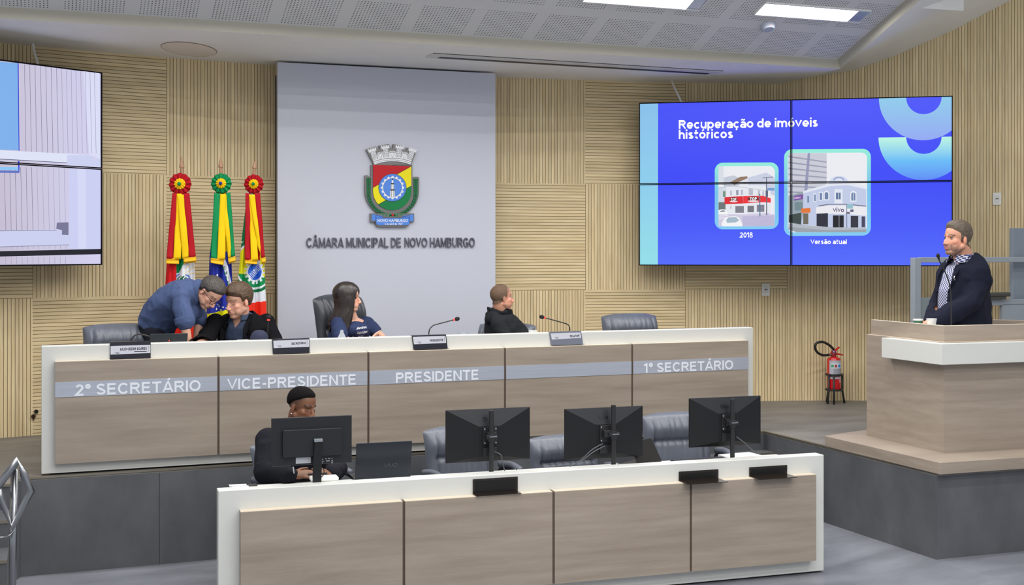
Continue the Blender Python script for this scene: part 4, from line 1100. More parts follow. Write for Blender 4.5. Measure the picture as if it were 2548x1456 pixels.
# ================================================================ MONITORS, LAPTOPS, DESK THINGS
M_mon = mat('monitor black', srgb(29, 31, 36), .42, spec=.4)
M_mon_d = mat('monitor dark lower', srgb(19, 20, 23), .5, spec=.35)
M_logo = mat('dark logo', srgb(14, 15, 18), .3)
M_bolt = mat('bright screw', srgb(215, 215, 215), .25, .8)
M_cab = mat('grey cable', srgb(92, 96, 100), .5)
DR = math.atan2((DL_B-DL_A).y, (DL_B-DL_A).x)
def desk_v(px, off=0.0):
    return onplane(px, 1000, DL_A-nL*off, nL)
def monitor(label, tl, tr, br, bl, off, pole, ptop, cabs):
    n = nL; P = DL_A-n*off
    q = [onplane(*p, P, n) for p in (tl, tr, br, bl)]
    Wm = ((q[1]-q[0]).xy.length+(q[2]-q[3]).xy.length)/2; H = (q[0].z+q[1].z-q[2].z-q[3].z)/2
    c = sum(q, Vector())/4
    t = thing('monitor', label, 'monitor', c, DR, 'monitors on the front desk')
    s = MB().box((-Wm/2, -.002, -H/2), (Wm/2, .012, H/2)); obj('bezel', s, M_mon_d, t, bevel=.002)
    obj('display', MB().box((-Wm/2+.008, .0115, -H/2+.012), (Wm/2-.008, .0125, H/2-.008)), mat('dark display', (.02, .02, .025), .2), t)
    x, z1, z0 = .072, .06, -H/2+.035
    b = MB()
    O = [(-Wm/2, -.002, H/2), (Wm/2, -.002, H/2), (Wm/2, -.002, -H/2), (-Wm/2, -.002, -H/2)]; I = [(-x, -.032, z1), (x, -.032, z1), (x, -.032, z0), (-x, -.032, z0)]
    b.add(O+I, [(0, 4, 5, 1)], 0); b.add(O+I, [(1, 5, 6, 2), (2, 6, 7, 3), (3, 7, 4, 0), (4, 7, 6, 5)], 1)
    obj('back_cover', b, [M_mon, M_mon_d], t)
    lx = -.035
    yl = -.002-.030*(H/2-.115)/(H/2-z1)-.0015
    lg = MB()
    yz = lambda z: -.002-.030*(H/2-z)/(H/2-z1)-.0006
    lg.prism([(lx+.013*math.cos(a*math.pi/10), yz(.105+.013*math.sin(a*math.pi/10)), .105+.013*math.sin(a*math.pi/10)) for a in range(20)], (0, -.0012, 0))
    obj('logo', lg, M_logo, t)
    obj('logo_letters', vtext('LG', lambda a, bb, t_: Vector((lx+.020+.034*a, yz(.095+.020*bb)-.001-t_, .095+.020*bb)), .10, .18, .0006), M_logo, t)
    pp = desk_v(pole, .13); im = (T(c) @ RZ(DR)).inverted(); pl_ = im @ Vector((pp.x, pp.y, 0))
    ptz = (onplane(pole, ptop, DL_A-n*.13, n)).z-c.z; dz = .745-c.z
    py = pl_.y
    obj('pole', MB().tube([(pl_.x, py, dz), (pl_.x, py, ptz)], .0155, 18), M_black, t, smooth=40)
    obj('pole_foot', MB().box((pl_.x-.05, py-.02, dz), (pl_.x+.05, py+.06, dz+.01)), M_black, t, bevel=.002)
    br_ = MB().box((-.045, -.042, -.055), (.045, -.030, .055)); br_.box((-.030, py, -.02), (.030, -.036, .025)); br_.tube([(pl_.x, py, -.03), (pl_.x, py, .02)], .023, 18)
    br_.box((pl_.x-.035, py-.02, -.012), (pl_.x+.035, py+.02, .012)); br_.box((-.045, -.042, -.13), (.045, -.030, -.075))
    bk = obj('bracket', br_, M_black, t, bevel=.0015)
    for sx in (-.037, .037):
        for sz in (-.044, .044): obj('screw', MB().tube([(sx, -.047, sz), (sx, -.041, sz)], .0042, 10), M_bolt, bk)
    obj('bracket_lever', MB().box((pl_.x-.018, py-.026, .0), (pl_.x+.030, py-.018, .006)), M_chrome, bk)
    for cpts in cabs:
        obj('cable', MB().tube(bez([im @ onplane(a, b_, P+n*o_, n) for a, b_, o_ in cpts], 8), .0032, 8), M_cab, t, smooth=True)
    return t
monitor('black monitor on a pole, second from the left at the front desk', (1108.7, 1022), (1317.6, 1012.8), (1318.7, 1141.8), (1109.9, 1152.9), .21, 1222.5, 1022,
    [[(1230, 1124, .05), (1246, 1132, .08), (1250, 1150, .06), (1256, 1172, .03)], [(1238, 1147, .05), (1262, 1149, .05), (1276, 1158, .05), (1286, 1170, .03)]])
monitor('black monitor on a pole, third from the left at the front desk, cables hanging left', (1403.5, 1020.2), (1597.7, 1008.6), (1600, 1133.7), (1406.5, 1146), .21, 1526.5, 1008,
    [[(1500, 1104, .06), (1475, 1118, .08), (1455, 1136, .06), (1428, 1160, .02)], [(1505, 1110, .06), (1478, 1124, .08), (1448, 1146, .06), (1418, 1161, .02)]])
monitor('black monitor on a pole, rightmost at the front desk', (1714.3, 992.4), (1891.2, 984.4), (1893.3, 1103.7), (1716.2, 1114.7), .21, 1822.5, 993,
    [[(1832, 1087, .06), (1850, 1100, .06), (1872, 1120, .05), (1890, 1131, .03)]])
# leftmost monitor on a stand with a white foot
P = DL_A-nL*.14; q = [onplane(*p, P, nL) for p in ((675.8, 1042.3), (875.6, 1032), (874, 1151), (675.5, 1162))]
Wm = (q[1]-q[0]).xy.length; H = (q[0].z+q[1].z-q[2].z-q[3].z)/2; c = sum(q, Vector())/4
t = thing('monitor', 'black monitor on a stand with a white foot, leftmost at the front desk', 'monitor', c, DR, 'monitors on the front desk')
obj('bezel', MB().box((-Wm/2, -.004, -H/2), (Wm/2, .012, H/2)), M_mon, t, bevel=.003)
obj('display', MB().box((-Wm/2+.008, .0115, -H/2+.012), (Wm/2-.008, .0125, H/2-.008)), MATS['dark display'], t)
bc = MB()
def rr(w_, h_, r, y, cz): return [(x, y, z+cz) for x, z in [(sx*(w_-r)+r*math.cos(a), sz*(h_-r)+r*math.sin(a)) for sx, sz, a0 in ((1, 1, 0), (-1, 1, 90), (-1, -1, 180), (1, -1, 270)) for a in [math.radians(a0+30*k) for k in range(4)]]]
bc.prism(rr(Wm*.37, H*.285, .012, -.004, -.008), (0, -.026, 0)); obj('back_cover', bc, M_mon, t, bevel=.004)
gv = MB().prism(rr(Wm*.385, H*.305, .014, -.0035, -.008), (0, -.003, 0)); obj('groove', gv, mat('deep black', (.004, .004, .005), .6), t)
st_ = MB().box((-.094, -.006, -H*.375), (.0, -.0035, -H*.27)); obj('sticker', st_.__class__().box((-.098, -.0062, -H*.46), (-.008, -.0038, -H*.325)), mat('label grey', srgb(176, 180, 186), .6), t)
pm = MB()
for k, (x, z, w_) in enumerate(((.058, -.115, .008), (.080, -.112, .008), (.098, -.112, .012), (.118, -.113, .005), (.060, -.128, .010), (.085, -.126, .022), (.117, -.127, .010), (.058, -.138, .005), (.117, -.138, .008), (.022, -.130, .003))):
    pm.box((x, -.0052, z-.003), (x+w_, -.0038, z+.003))
obj('port_marking', pm, mat('port marking', srgb(150, 154, 160), .5), t)
im = (T(c) @ RZ(DR)).inverted()
nk0 = im @ onplane(796, 1095, DL_A-nL*.085, nL); nk1 = im @ onplane(789, 1192, DL_A-nL*.085, nL)
nb_ = .80-c.z
nk = MB(); xx = nk1.x
nk.prism([(xx-.026, nk1.y, nb_), (xx+.026, nk1.y, nb_), (xx+.033, nk1.y, nk0.z-.01), (xx-.015, nk1.y, nk0.z-.01)], (0, .022, 0))
nk.box((xx-.02, nk1.y+.02, nk0.z-.045), (xx+.035, -.02, nk0.z-.01))
nk.box((xx-.018, nk1.y-.0, nk0.z-.012), (xx+.034, nk1.y+.03, nk0.z+.004))
obj('neck', nk, M_mon_d, t, bevel=.002)
obj('neck_cap', MB().box((xx-.017, nk1.y-.002, nk0.z-.012), (xx+.034, nk1.y+.024, nk0.z+.006)), mat('neck grey', srgb(128, 136, 142), .4), t, bevel=.002)
bs = im @ onz(807, 1196, .80)
obj('foot', MB().box((bs.x-.083, bs.y-.035, nb_), (bs.x+.083, bs.y+.06, nb_+.024)), M_plastic, t, bevel=.008)
obj('cable', MB().tube(bez([im @ onplane(a, b, DL_A-nL*.10, nL) for a, b in ((798, 1160), (805, 1168), (806, 1180), (796, 1190))], 8), .0028, 8), M_black, t, smooth=True)

M_lap = mat('laptop graphite', srgb(52, 58, 64), .38, .3)
def laptop(name, label, c, rz, w_, dp, lean, m, z):
    t = thing(name, label, 'laptop', (c[0], c[1], z), rz)
    obj('base', MB().box((-w_/2, 0, 0), (w_/2, dp, .016)), m, t, bevel=.003)
    a = math.radians(lean); M = T((0, 0, .016)) @ Matrix.Rotation(a, 4, 'X')
    obj('lid', MB().box((-w_/2, -.004, 0), (w_/2, .004, dp), 0, M), m, t, bevel=.003)
    obj('display', MB().box((-w_/2+.008, .004, .01), (w_/2-.008, .0048, dp-.01), 0, M), MATS['dark display'], t)
    obj('keyboard', MB().box((-w_/2+.02, .04, .016), (w_/2-.02, dp-.07, .0172)), M_black, t)
    return t, M
p = ground(953, 7.62, 0)
LT1, LM1 = laptop('laptop', 'dark open laptop with letters on its lid between the two leftmost monitors', (p.x, p.y), DR, .355, .235, 10, mat('laptop navy', srgb(38, 44, 52), .28, .35), .745)
# the letters of the lid, drawn as bent strokes
lm = MB(); Ml = LM1
def lpt(a, b): return Ml @ Vector((a, -.0048, b))
def lstroke(pts, w_=.0022):
    lm.tube([lpt(*q_) for q_ in pts], w_, 6)
lstroke([(.000, .095), (.006, .092), (.014, .074), (.020, .074), (.028, .092), (.034, .094), (.042, .076), (.047, .074)]); lstroke([(.056, .074), (.056, .094)]); lstroke([(.075+.010*math.cos(a), .084+.010*math.sin(a)) for a in np.linspace(0, 2*math.pi, 20)])
obj('lid_letters', lm, mat('lid letters', srgb(92, 98, 106), .3, .6), LT1)
p = ground(418, 9.36, 0)
laptop('laptop', 'dark grey laptop lid behind the left end of the council desk', (p.x, p.y), math.atan2((DU_B-DU_A).y, (DU_B-DU_A).x), .262, .175, 28, M_lap, 1.42)
p = ground(1618, 7.50, 0)
laptop('laptop', 'small black open laptop between the two rightmost monitors', (p.x, p.y), .55, .29, .17, -30, mat('laptop black', (.012, .012, .012), .3), .745)
# keyboard and papers by the rightmost monitor
kb = thing('keyboard', 'black keyboard on the front desk left of the rightmost monitor pole', 'keyboard', (*ground(1745, 7.46, 0).xy, .745), DR)
obj('case', MB().box((-.2, -.06, 0), (.2, .07, .024)), M_black, kb, bevel=.004)
for r_ in range(4):
    m_ = MB()
    for k in range(13): m_.box((-.192+k*.0297, -.052+r_*.029, .024), (-.192+k*.0297+.024, -.052+r_*.029+.024, .031))
    obj('key_row', m_, mat('key black', srgb(52, 54, 60), .4), kb)
pp_ = thing('papers', 'stack of printed sheets on the front desk at the right end', 'papers', (*ground(1858, 7.52, 0).xy, .745), DR+.1)
obj('sheet', MB().box((-.13, -.10, 0), (.13, .16, .016)), mat('paper', srgb(222, 222, 224), .7), pp_)
obj('printed_box', MB().box((-.09, -.08, .016), (.07, .0, .0166)), mat('paper print', srgb(196, 160, 140), .7), pp_)
ph = thing('pen_and_phone', 'small dark phone lying at the left end of the front desk', 'phone', (*ground(628, 7.42, 0).xy, .80), DR)
obj('phone_body', MB().box((-.02, -.0, 0), (.03, .05, .008)), M_black, ph, bevel=.002)
bk_ = thing('notebook', 'thin white notebook at the left end of the front desk', 'notebook', (*ground(592, 7.47, 0).xy, .80), DR)
obj('cover', MB().box((-.05, -.02, 0), (.05, .03, .004)), mat('paper', (1, 1, 1)), bk_)

# microphones
M_red = mat('red light ring', (1, .06, .04), .4, emit=.8)
def mic(label, pts, v, zb, ring_i, head_r, head_len=.045, rs=.0045, ring=None):
    W = [onv(px, py, v+dv) for px, py, dv in pts]
    base = Vector((W[0].x, W[0].y, zb))
    t = thing('microphone', label, 'microphone', base, 0, 'gooseneck microphones')
    obj('base', MB().lathe(base, [(.045, 0), (.045, .012), (.018, .022), (.011, .03), (.009, .06)], 20), M_black, t, True, smooth=40)
    path = bez([base+Vector((0, 0, .03))]+W, 8)
    obj('gooseneck', MB().tube(path, rs, 10), M_black, t, True, smooth=True)
    d = (path[-1]-path[-3]).normalized(); e = path[-1]
    q = d.to_track_quat('Z', 'Y').to_matrix()
    obj('light_ring', MB().tube([e-d*.003, e+d*.007], head_r*.62, 14), ring or M_red, t, True, smooth=40)
    obj('head', MB().ell(e+d*(.006+head_len*.5), (head_r, head_r, head_len*.5), q), mat('mic foam', (.01, .01, .011), .9), t, True, smooth=True)
    return t
mic('gooseneck microphone bent low in front of the laptop at the left desk end', [(326, 850, 0), (330, 841, 0), (339, 833, 0), (356, 833, 0), (390, 842, 0), (420, 847.5, 0)], 9.30, 1.42, 0, .008, .012, .0055)
mic('upright gooseneck microphone before the man in the black blazer', [(665.5, 848, 0), (666, 820, 0), (668, 797, 0)], 9.38, 1.42, 0, .018, .032)
mic('gooseneck microphone bent to the right between the woman and the man in black', [(1066.5, 838, 0), (1069, 820, 0), (1077, 811, 0), (1084, 808, 0), (1129, 796, 0)], 9.36, 1.42, 0, .0165)
mic('gooseneck microphone bent to the left, right of the man in the black hooded top', [(1418, 828, 0), (1417, 813, 0), (1411, 807, 0), (1403, 804, 0), (1356, 791, 0)], 9.40, 1.42, 0, .0165)
# small things on the council desk
def lathe_thing(name, label, cat, px, v, z, prof, m, part='body', py=None):
    p = ground(px, v, z); t = thing(name, label, cat, p); obj(part, MB().lathe(p, prof, 24), m, t, True, smooth=40); return t
M_glass = mat('clear plastic', srgb(220, 226, 236), .12, trans=.55)
lathe_thing('water_bottle', 'small clear bottle top showing above the desk in front of the woman', 'bottle', 850.5, 9.3, 1.42, [(.03, 0), (.032, .08), (.03, .115), (.014, .145), (.012, .165), (.001, .168)], M_glass)
lathe_thing('glass', 'low clear glass on the council desk right of the middle microphone', 'glass', 1152, 9.3, 1.42, [(.028, 0), (.034, .125), (.031, .125), (.026, .01)], M_glass)
lathe_thing('cup', 'small white cup on the council desk beside the man in black', 'cup', 1326, 9.3, 1.42, [(.024, 0), (.034, .128), (.031, .128), (.022, .008)], M_plastic)
t = thing('phone', 'white phone lying on the council desk before the man in the black blazer', 'phone', (*ground(606, 9.2, 0).xy, 1.42), .1)
obj('case', MB().box((-.042, -.03, .105), (.042, .03, .118)), M_plastic, t, bevel=.003); obj('stand', MB().box((-.03, -.02, 0), (.03, .02, .105)), M_plastic, t)
p = ground(645, 9.32, 1.42)
t = thing('cap', 'dark navy rounded cap resting on the desk before the man in the black blazer', 'cap', p)
obj('crown', MB().lathe(p, [(.068, 0), (.070, .09), (.066, .13), (.052, .16), (.03, .176), (.002, .181)], 28), mat('navy felt', srgb(38, 42, 66), .85), t, True, smooth=50)
# name plates of the council desk
M_acr = mat('dark acrylic', srgb(34, 33, 44), .22, spec=.6); M_card = mat('white card', srgb(206, 208, 218), .5); M_ink = mat('dark ink', srgb(40, 42, 54), .6)
def plate(label, tl, tr, br, bl, ctl, ctr, cbr, cbl, s, ttl, ttr, tbr, tbl, back=M_acr, small=None):
    P = DU_A+nU*.008
    P1 = DU_A+nU*.0105
    pl = ipl(P, nU); c = pl(*bl).lerp(pl(*br), .5)
    t = thing('name_plate', label, 'name plate', c, 0, 'name plates on the council desk')
    h = MB().prism([pl(*q) for q in (tl, tr, br, bl)], -nU*.0065)
    b0, b1 = pl(*bl), pl(*br); h.prism([b0, b1, b1+nU*.03, b0+nU*.03], (0, 0, .003))
    h.prism([pl(*tl), pl(*tr), pl(*tr)-nU*.05, pl(*tl)-nU*.05], (0, 0, .003))
    obj('holder', h, back, t, True)
    cd = obj('card', MB().prism([pl(*q) for q in (ctl, ctr, cbr, cbl)], nU*.0012), M_card, t, True)
    if s: obj('text', vtext(s, line_map(pl, ttl, ttr, tbr, tbl, nU, .0015), .12, .12), M_ink, cd, True)
    x0, y0 = cbl; w_ = (cbr[0]-cbl[0])
    e = MB()
    for a, b, c_, d in ((x0+w_*.10, y0-6.0, x0+w_*.22, y0-5.2), (x0+w_*.14, y0-3.6, x0+w_*.22, y0-2.6)): e.prism([pl(a, b)+nU*.0015, pl(c_, b)+nU*.0015, pl(c_, d)+nU*.0015, pl(a, d)+nU*.0015], nU*.0002)
    if small: 
        a, b, c_, d = small; e.prism([pl(a, b)+nU*.0015, pl(c_, b-.3)+nU*.0015, pl(c_, d-.3)+nU*.0015, pl(a, d)+nU*.0015], nU*.0002)
    e.prism([pl(cbr[0]-5.2, ctr[1]+3)+nU*.0015, pl(cbr[0]-4.6, ctr[1]+3)+nU*.0015, pl(cbr[0]-4.6, cbr[1]-3)+nU*.0015, pl(cbr[0]-5.2, cbr[1]-3)+nU*.0015], nU*.0002)
    obj('emblem', e, M_ink, cd, True)
plate('name plate with a full name, leftmost on the council desk', (273.5, 853), (375, 850), (375, 889.5), (273.5, 893), (275, 861.5), (374, 858), (374, 878.5), (275, 882.5), 'JULIO CEZAR SOARES', (298, 866), (365.5, 864), (365.5, 870.5), (298, 872.5), small=(334, 874, 365, 875.8))
plate('name plate reading SECRETÁRIO on the council desk', (677.5, 846), (770, 842.5), (770.5, 877), (679, 880.5), (680, 848), (769, 844.5), (769, 863), (681, 866.5), 'SECRETÁRIO', (725, 852.5), (761, 851), (761, 856.5), (725, 858))
plate('name plate reading PRESIDENTE on the council desk', (1025, 836), (1110, 833.5), (1114, 866.5), (1029, 869), (1027, 838.5), (1108.5, 836), (1110, 853.5), (1030, 857), 'PRESIDENTE', (1069.5, 845), (1102.5, 843), (1102.5, 849), (1069.5, 850.5))
plate('shiny silver name plate reading RELATOR on the council desk', (1367, 827), (1446, 824.5), (1451, 856), (1371, 858.5), (1370, 830), (1444, 827.5), (1446, 841), (1373, 845), 'RELATOR', (1418, 834), (1440, 833), (1440, 838.5), (1418, 839.5), mat('silver acrylic', srgb(150, 152, 164), .12, .8))
# empty dark holders of the front desk
M_smoke = mat('smoked brown acrylic', srgb(30, 22, 16), .15, spec=.6); M_smoke2 = mat('smoked acrylic face', srgb(16, 13, 11), .25)
ZL = .685
def holder(label, xl, xr, h, depth, n=nL):
    pl = ipl(DL_A+n*.004, n); a = pl(xl, 1200); b = pl(xr, 1195); a.z = b.z = ZL+.001
    t = thing('sign_holder', label, 'sign holder', a.lerp(b, .5), 0, 'empty sign holders on the front desk')
    u = MB().prism([a, b, b+Vector((0, 0, h)), a+Vector((0, 0, h))], n*.005)
    obj('upright', u, M_smoke, t, True, bevel=.001)
    ins = (b-a).normalized()
    obj('face', MB().prism([a+ins*.015+n*.006+Vector((0, 0, .01)), b-ins*.015+n*.006+Vector((0, 0, .01)), b-ins*.015+n*.006+Vector((0, 0, h-.015)), a+ins*.015+n*.006+Vector((0, 0, h-.015))], n*.0008), M_smoke2, t, True)
    obj('foot', MB().prism([a, b, b+n*depth, a+n*depth], (0, 0, .004)), M_smoke, t, True)
holder('empty dark sign holder below the second monitor from the left', 1176.5, 1288, .094, .075)
holder('empty dark sign holder on the front desk, middle one of the three', 1689, 1787, .062, .135)
holder('empty dark sign holder at the right end of the front desk', 1864, 1958, .062, .135)
# ================================================================ PEOPLE
ER = Vector((CY, -SY, 0)); ET = Vector((-SY, -CY, 0)); EU = Vector((0, 0, 1))   # right / towards viewer / up
def attr_skin(name, rough=.5):
    m = bpy.data.materials.new(name); m.use_nodes = True; nt = m.node_tree; b = nt.nodes['Principled BSDF']
    a = nd(nt, 'ShaderNodeAttribute'); a.attribute_name = 'Col'
    nt.links.new(a.outputs['Color'], b.inputs['Base Color']); b.inputs['Roughness'].default_value = rough
    b.inputs['Subsurface Weight'].default_value = .06; b.inputs['Subsurface Radius'].default_value = (.012, .005, .003)
    tc = nd(nt, 'ShaderNodeTexCoord'); n = nd(nt, 'ShaderNodeTexNoise'); n.inputs['Scale'].default_value = 180; nt.links.new(tc.outputs['Object'], n.inputs['Vector'])
    bp = nd(nt, 'ShaderNodeBump'); bp.inputs['Strength'].default_value = .08; bp.inputs['Distance'].default_value = .004; nt.links.new(n.outputs['Fac'], bp.inputs['Height']); nt.links.new(bp.outputs[0], b.inputs['Normal'])
    return m
M_skin = attr_skin('skin')
M_eye = mat('eye white', srgb(186, 178, 170), .25); M_iris = mat('iris dark', srgb(42, 30, 22), .15)
def remesh(mb, voxel, smooth=4):
    me = bpy.data.meshes.new('t'); me.from_pydata(mb.v, [], mb.f)
    o = bpy.data.objects.new('t', me); COL.objects.link(o)
    r = o.modifiers.new('r', 'REMESH'); r.mode = 'VOXEL'; r.voxel_size = voxel; r.adaptivity = 0
    if smooth: s = o.modifiers.new('s', 'SMOOTH'); s.iterations = smooth; s.factor = .5
    dg = bpy.context.evaluated_depsgraph_get(); dg.update()
    m2 = bpy.data.meshes.new_from_object(o.evaluated_get(dg))
    v = np.empty(len(m2.vertices)*3); m2.vertices.foreach_get('co', v)
    f = [tuple(p.vertices) for p in m2.polygons]
    bpy.data.objects.remove(o); bpy.data.meshes.remove(me); bpy.data.meshes.remove(m2)
    return v.reshape(-1, 3), f
def frame(fwd, up, c, s=1.0):
    f = fwd.normalized(); u = (up-f*up.dot(f)).normalized(); l = u.cross(f)
    return Matrix(((f.x*s, l.x*s, u.x*s, c.x), (f.y*s, l.y*s, u.y*s, c.y), (f.z*s, l.z*s, u.z*s, c.z), (0, 0, 0, 1)))
def head_prims(mb, M, jaw=1.0, nose=1.0, full=1.0):
    h = MB(); E_ = h.ell; C_ = h.cap
    E_((-.012, 0, .035), (.098, .077, .084), nu=28, nv=18)
    E_((.028, 0, -.034), (.058*full, .060*full, .080))
    E_((.060, 0, -.098), (.026, .030*jaw, .020))
    for s in (-1, 1):
        C_((.052, s*.014, -.096), (-.004, s*.053*full, -.052), .020*jaw, .022)
        E_((.048, s*.038*full, -.024), (.027, .024, .026)); E_((.044, s*.035*full, -.058), (.028, .024, .034))
        E_((-.010, s*.077, -.012), (.018, .0095, .030), Matrix.Rotation(s*.28, 3, 'Z'))
        E_((.097, s*.0125, -.041), (.011, .0095, .008))
    E_((.070, 0, .020), (.020, .050, .013))
    C_((.082, 0, .008), (.082+.026*nose, 0, -.036), .0085, .0125)
    E_((.070, 0, -.066), (.023, .034, .026))
    E_((.0895, 0, -.0595), (.008, .023, .0055)); E_((.088, 0, -.0725), (.008, .020, .006))
    mb.v += [] ; o = len(mb.v)
    mb.v += [tuple(M @ Vector(p)) for p in h.v]; mb.f += [tuple(i+o for i in f) for f in h.f]; mb.m += h.m
def hand(mb, wrist, d, nrm, thumb, curl=.5, s=1.0, spread=.06):
    """palm, four bent fingers of different lengths and a thumb leaving the side of the palm"""
    d = d.normalized(); n = (nrm-d*nrm.dot(d)).normalized(); a = n.cross(d).normalized()
    if a.dot(thumb) < 0: a = -a
    wrist = Vector(wrist)
    R = Matrix((d, a, n)).transposed()
    mb.ell(wrist+d*.048*s, (.054*s, .041*s, .017*s), R); mb.ell(wrist+d*.020*s, (.032*s, .030*s, .020*s), R)
    for k, (off, ln) in enumerate(((.030, .074), (.010, .083), (-.011, .077), (-.031, .060))):
        p = wrist+d*(.088 if k in (1, 2) else .082)*s+a*off*s; dd = (d+a*spread*(1.5-k)*.6).normalized(); r = .0092*s
        for j, fr in enumerate((.46, .32, .26)):
            dd = (dd*math.cos(curl*(.6+.25*j))-n*math.sin(curl*(.6+.25*j))).normalized()
            q = p+dd*ln*fr*s; mb.cap(p, q, r, r*.9, seg=10); p = q; r *= .9
    p = wrist+d*.030*s+a*.034*s
    dd = (d*.70+a*.65-n*.25).normalized()
    for ln, r in ((.040, .0125), (.032, .0105), (.024, .009)):
        q = p+dd*ln*s; mb.cap(p, q, r*s, r*.88*s, seg=10); p = q; dd = (dd+d*.25-n*.25).normalized()
def rbf(p, c, s): return np.exp(-(((p-np.array(c))/np.array(s))**2).sum(1))
class Person:
    def __init__(S, label, base):
        S.t = thing('person', label, 'person', base); S.body = MB(); S.M = None
    def head(S, c, fwd, up, s=1.0, **k):
        S.M = frame(fwd, up, c, s); head_prims(S.body, S.M, **k); S.s = s
    def finish(S, skin, lip, brow, beard=None, beard_a=0.0, eyes='open', voxel=.0046, ruddy=(.16, -.02, -.02), brow_w=1.0, bald=None):
        v, f = remesh(S.body, voxel, 5)
        im = np.array(S.M.inverted()); p = v @ im[:3, :3].T+im[:3, 3]
        fwd = np.array(S.M.to_3x3())[:, 0]; fwd = fwd/np.linalg.norm(fwd)
        dep = np.zeros(len(v))
        for s in (-1, 1): dep += .0085*rbf(p, (.082, s*.032, .001), (.022, .016, .010))
        dep += .0035*rbf(p, (.096, 0, -.066), (.012, .022, .0022))
        for s in (-1, 1): dep += .004*rbf(p, (-.004, s*.088, -.010), (.009, .010, .016))
        v = v-np.outer(dep*S.s, fwd)
        col = np.tile(np.array(skin), (len(v), 1))
        face = ((p[:, 0] > .0) & (p[:, 2] > -.13) & (p[:, 2] < .09) & (np.abs(p[:, 1]) < .08))
        ck = np.clip(rbf(p, (.07, .042, -.03), (.04, .03, .028))+rbf(p, (.07, -.042, -.03), (.04, .03, .028))+.8*rbf(p, (.108, 0, -.036), (.02, .018, .018))+.7*rbf(p, (-.01, .08, -.01), (.03, .02, .04))+.7*rbf(p, (-.01, -.08, -.01), (.03, .02, .04)), 0, 1)
        col = col*(1+np.outer(ck, np.array(ruddy)))
        if beard is not None:
            nz_ = np.array([mnoise.noise(Vector(q)*90) for q in p*1.0]) if len(p) < 200000 else np.zeros(len(p))
            up_ = -.047-.030*np.clip((.055-p[:, 0])/.06, -.3, 1.3)
            mk = 1/(1+np.exp((p[:, 2]-up_)/.006)); mk *= (p[:, 0] > -.012)*(p[:, 2] > -.135); mk *= 1-.85*(rbf(p, (.09, 0, -.066), (.02, .020, .009)) > .4)
            mk = mk*np.clip(.8+.5*nz_, 0, 1)*beard_a
            col = col*(1-mk[:, None])+np.array(beard)*mk[:, None]
        lm = ((rbf(p, (.092, 0, -.0598), (.02, .021, .0055)) > .36) | (rbf(p, (.092, 0, -.0725), (.02, .018, .006)) > .36)) & (p[:, 0] > .072)
        col[lm] = lip
        for s in (-1, 1):
            bm = (np.abs(p[:, 2]-(.0225+.004*np.sin((np.abs(p[:, 1])-.012)/.04*3.1))) < .0042*brow_w) & (p[:, 1]*s > .012) & (p[:, 1]*s < .053) & (p[:, 0] > .045)
            col[bm] = col[bm]*.12+np.array(brow)*.80
            sk = rbf(p, (.078, s*.032, -.006), (.03, .018, .006)); col = col*(1-.12*sk[:, None])  # slight eye shade painted into the skin colour
        if bald is not None:
            mk = bald(p); col = col*(1-mk[:, None])+np.array(brow)*mk[:, None]
        me = bpy.data.meshes.new('body'); ir = np.array(ROOTM[S.t.name]); vl = v @ ir[:3, :3].T+ir[:3, 3]
        me.from_pydata(vl.tolist(), [], f); me.materials.append(M_skin); me.polygons.foreach_set('use_smooth', [True]*len(f))
        ca = me.color_attributes.new('Col', 'FLOAT_COLOR', 'POINT'); ca.data.foreach_set('color', np.c_[np.clip(col, 0, 1), np.ones(len(v))].astype(np.float32).ravel())
        o = bpy.data.objects.new('body', me); COL.objects.link(o); o.parent = S.t; S.bo = o
        S.bv = BVHTree.FromPolygons(v.tolist(), f)
        mb = MB()
        for s in (-1, 1):
            c = Vector((.0655, s*.032, .000))
            e = MB()
            if eyes == 'open':
                e.ell(c, (.0120, .0135, .0062), nu=16, nv=12, mi=0); e.ell(c+Vector((.0085, 0, -.0005)), (.0046, .0056, .0056), nu=12, nv=10, mi=1)
                e.tube([c+Vector((.006, -.014, .003)), c+Vector((.0115, 0, .0075)), c+Vector((.006, .014, .003))], .0016, 6, 1)
            else:
                e.tube([c+Vector((.006, -.015, -.005)), c+Vector((.0125, -.006, -.0085)), c+Vector((.0125, .006, -.0085)), c+Vector((.006, .015, -.005))], .0017, 6, 1)
            e.v = [tuple(S.M @ Vector(q)) for q in e.v]
            obj('eye', e, [M_eye, M_iris], S.t, True, smooth=True)
        return o
    def hair(S, m, line, th, nz=.003, nu=128, nv=84, cz=.02, name='hair', freq=26, streak=(1, 1, 1), grow=.030, edge=.003):
        """hair grown off the head's own surface above a hairline; line(p) > 0 where there is hair, in metres"""
        mb = MB(); c = S.M @ Vector((-.012, 0, cz)); R3 = S.M.to_3x3(); im = S.M.inverted()
        sm = lambda x: (lambda k: k*k*(3-2*k))(max(0.0, min(1.0, x)))
        def pt(a, b):
            th_ = math.pi*(.001+.74*b); ph = 2*math.pi*a
            d = (R3 @ Vector((math.sin(th_)*math.cos(ph), math.sin(th_)*math.sin(ph), math.cos(th_)))).normalized()
            o = c+d*.3; h = S.bv.ray_cast(o, -d, .3)
            p = h[0] if h[0] is not None else c+d*.06
            q = im @ p
            if abs(q.y) > .078 and -.04 < q.x < .02 and q.z < .03:      # never over the ears
                p = c+d*.074; q2 = q; l = -.02
            else: l = line(q)
            r_ = (p-c).length/S.s
            if r_ > .128 or q.z < -.105: return c+d*.07*S.s
            if l < -.012: return c+d*(.060 if q.x > .02 else .066)*S.s
            k = sm(.5+l/.008)
            off = -.008*(1-k)+k*(edge+sm(l/grow)*((th(q) if callable(th) else th)-edge))
            w_ = Vector((q.x*streak[0], q.y*streak[1], q.z*streak[2]))
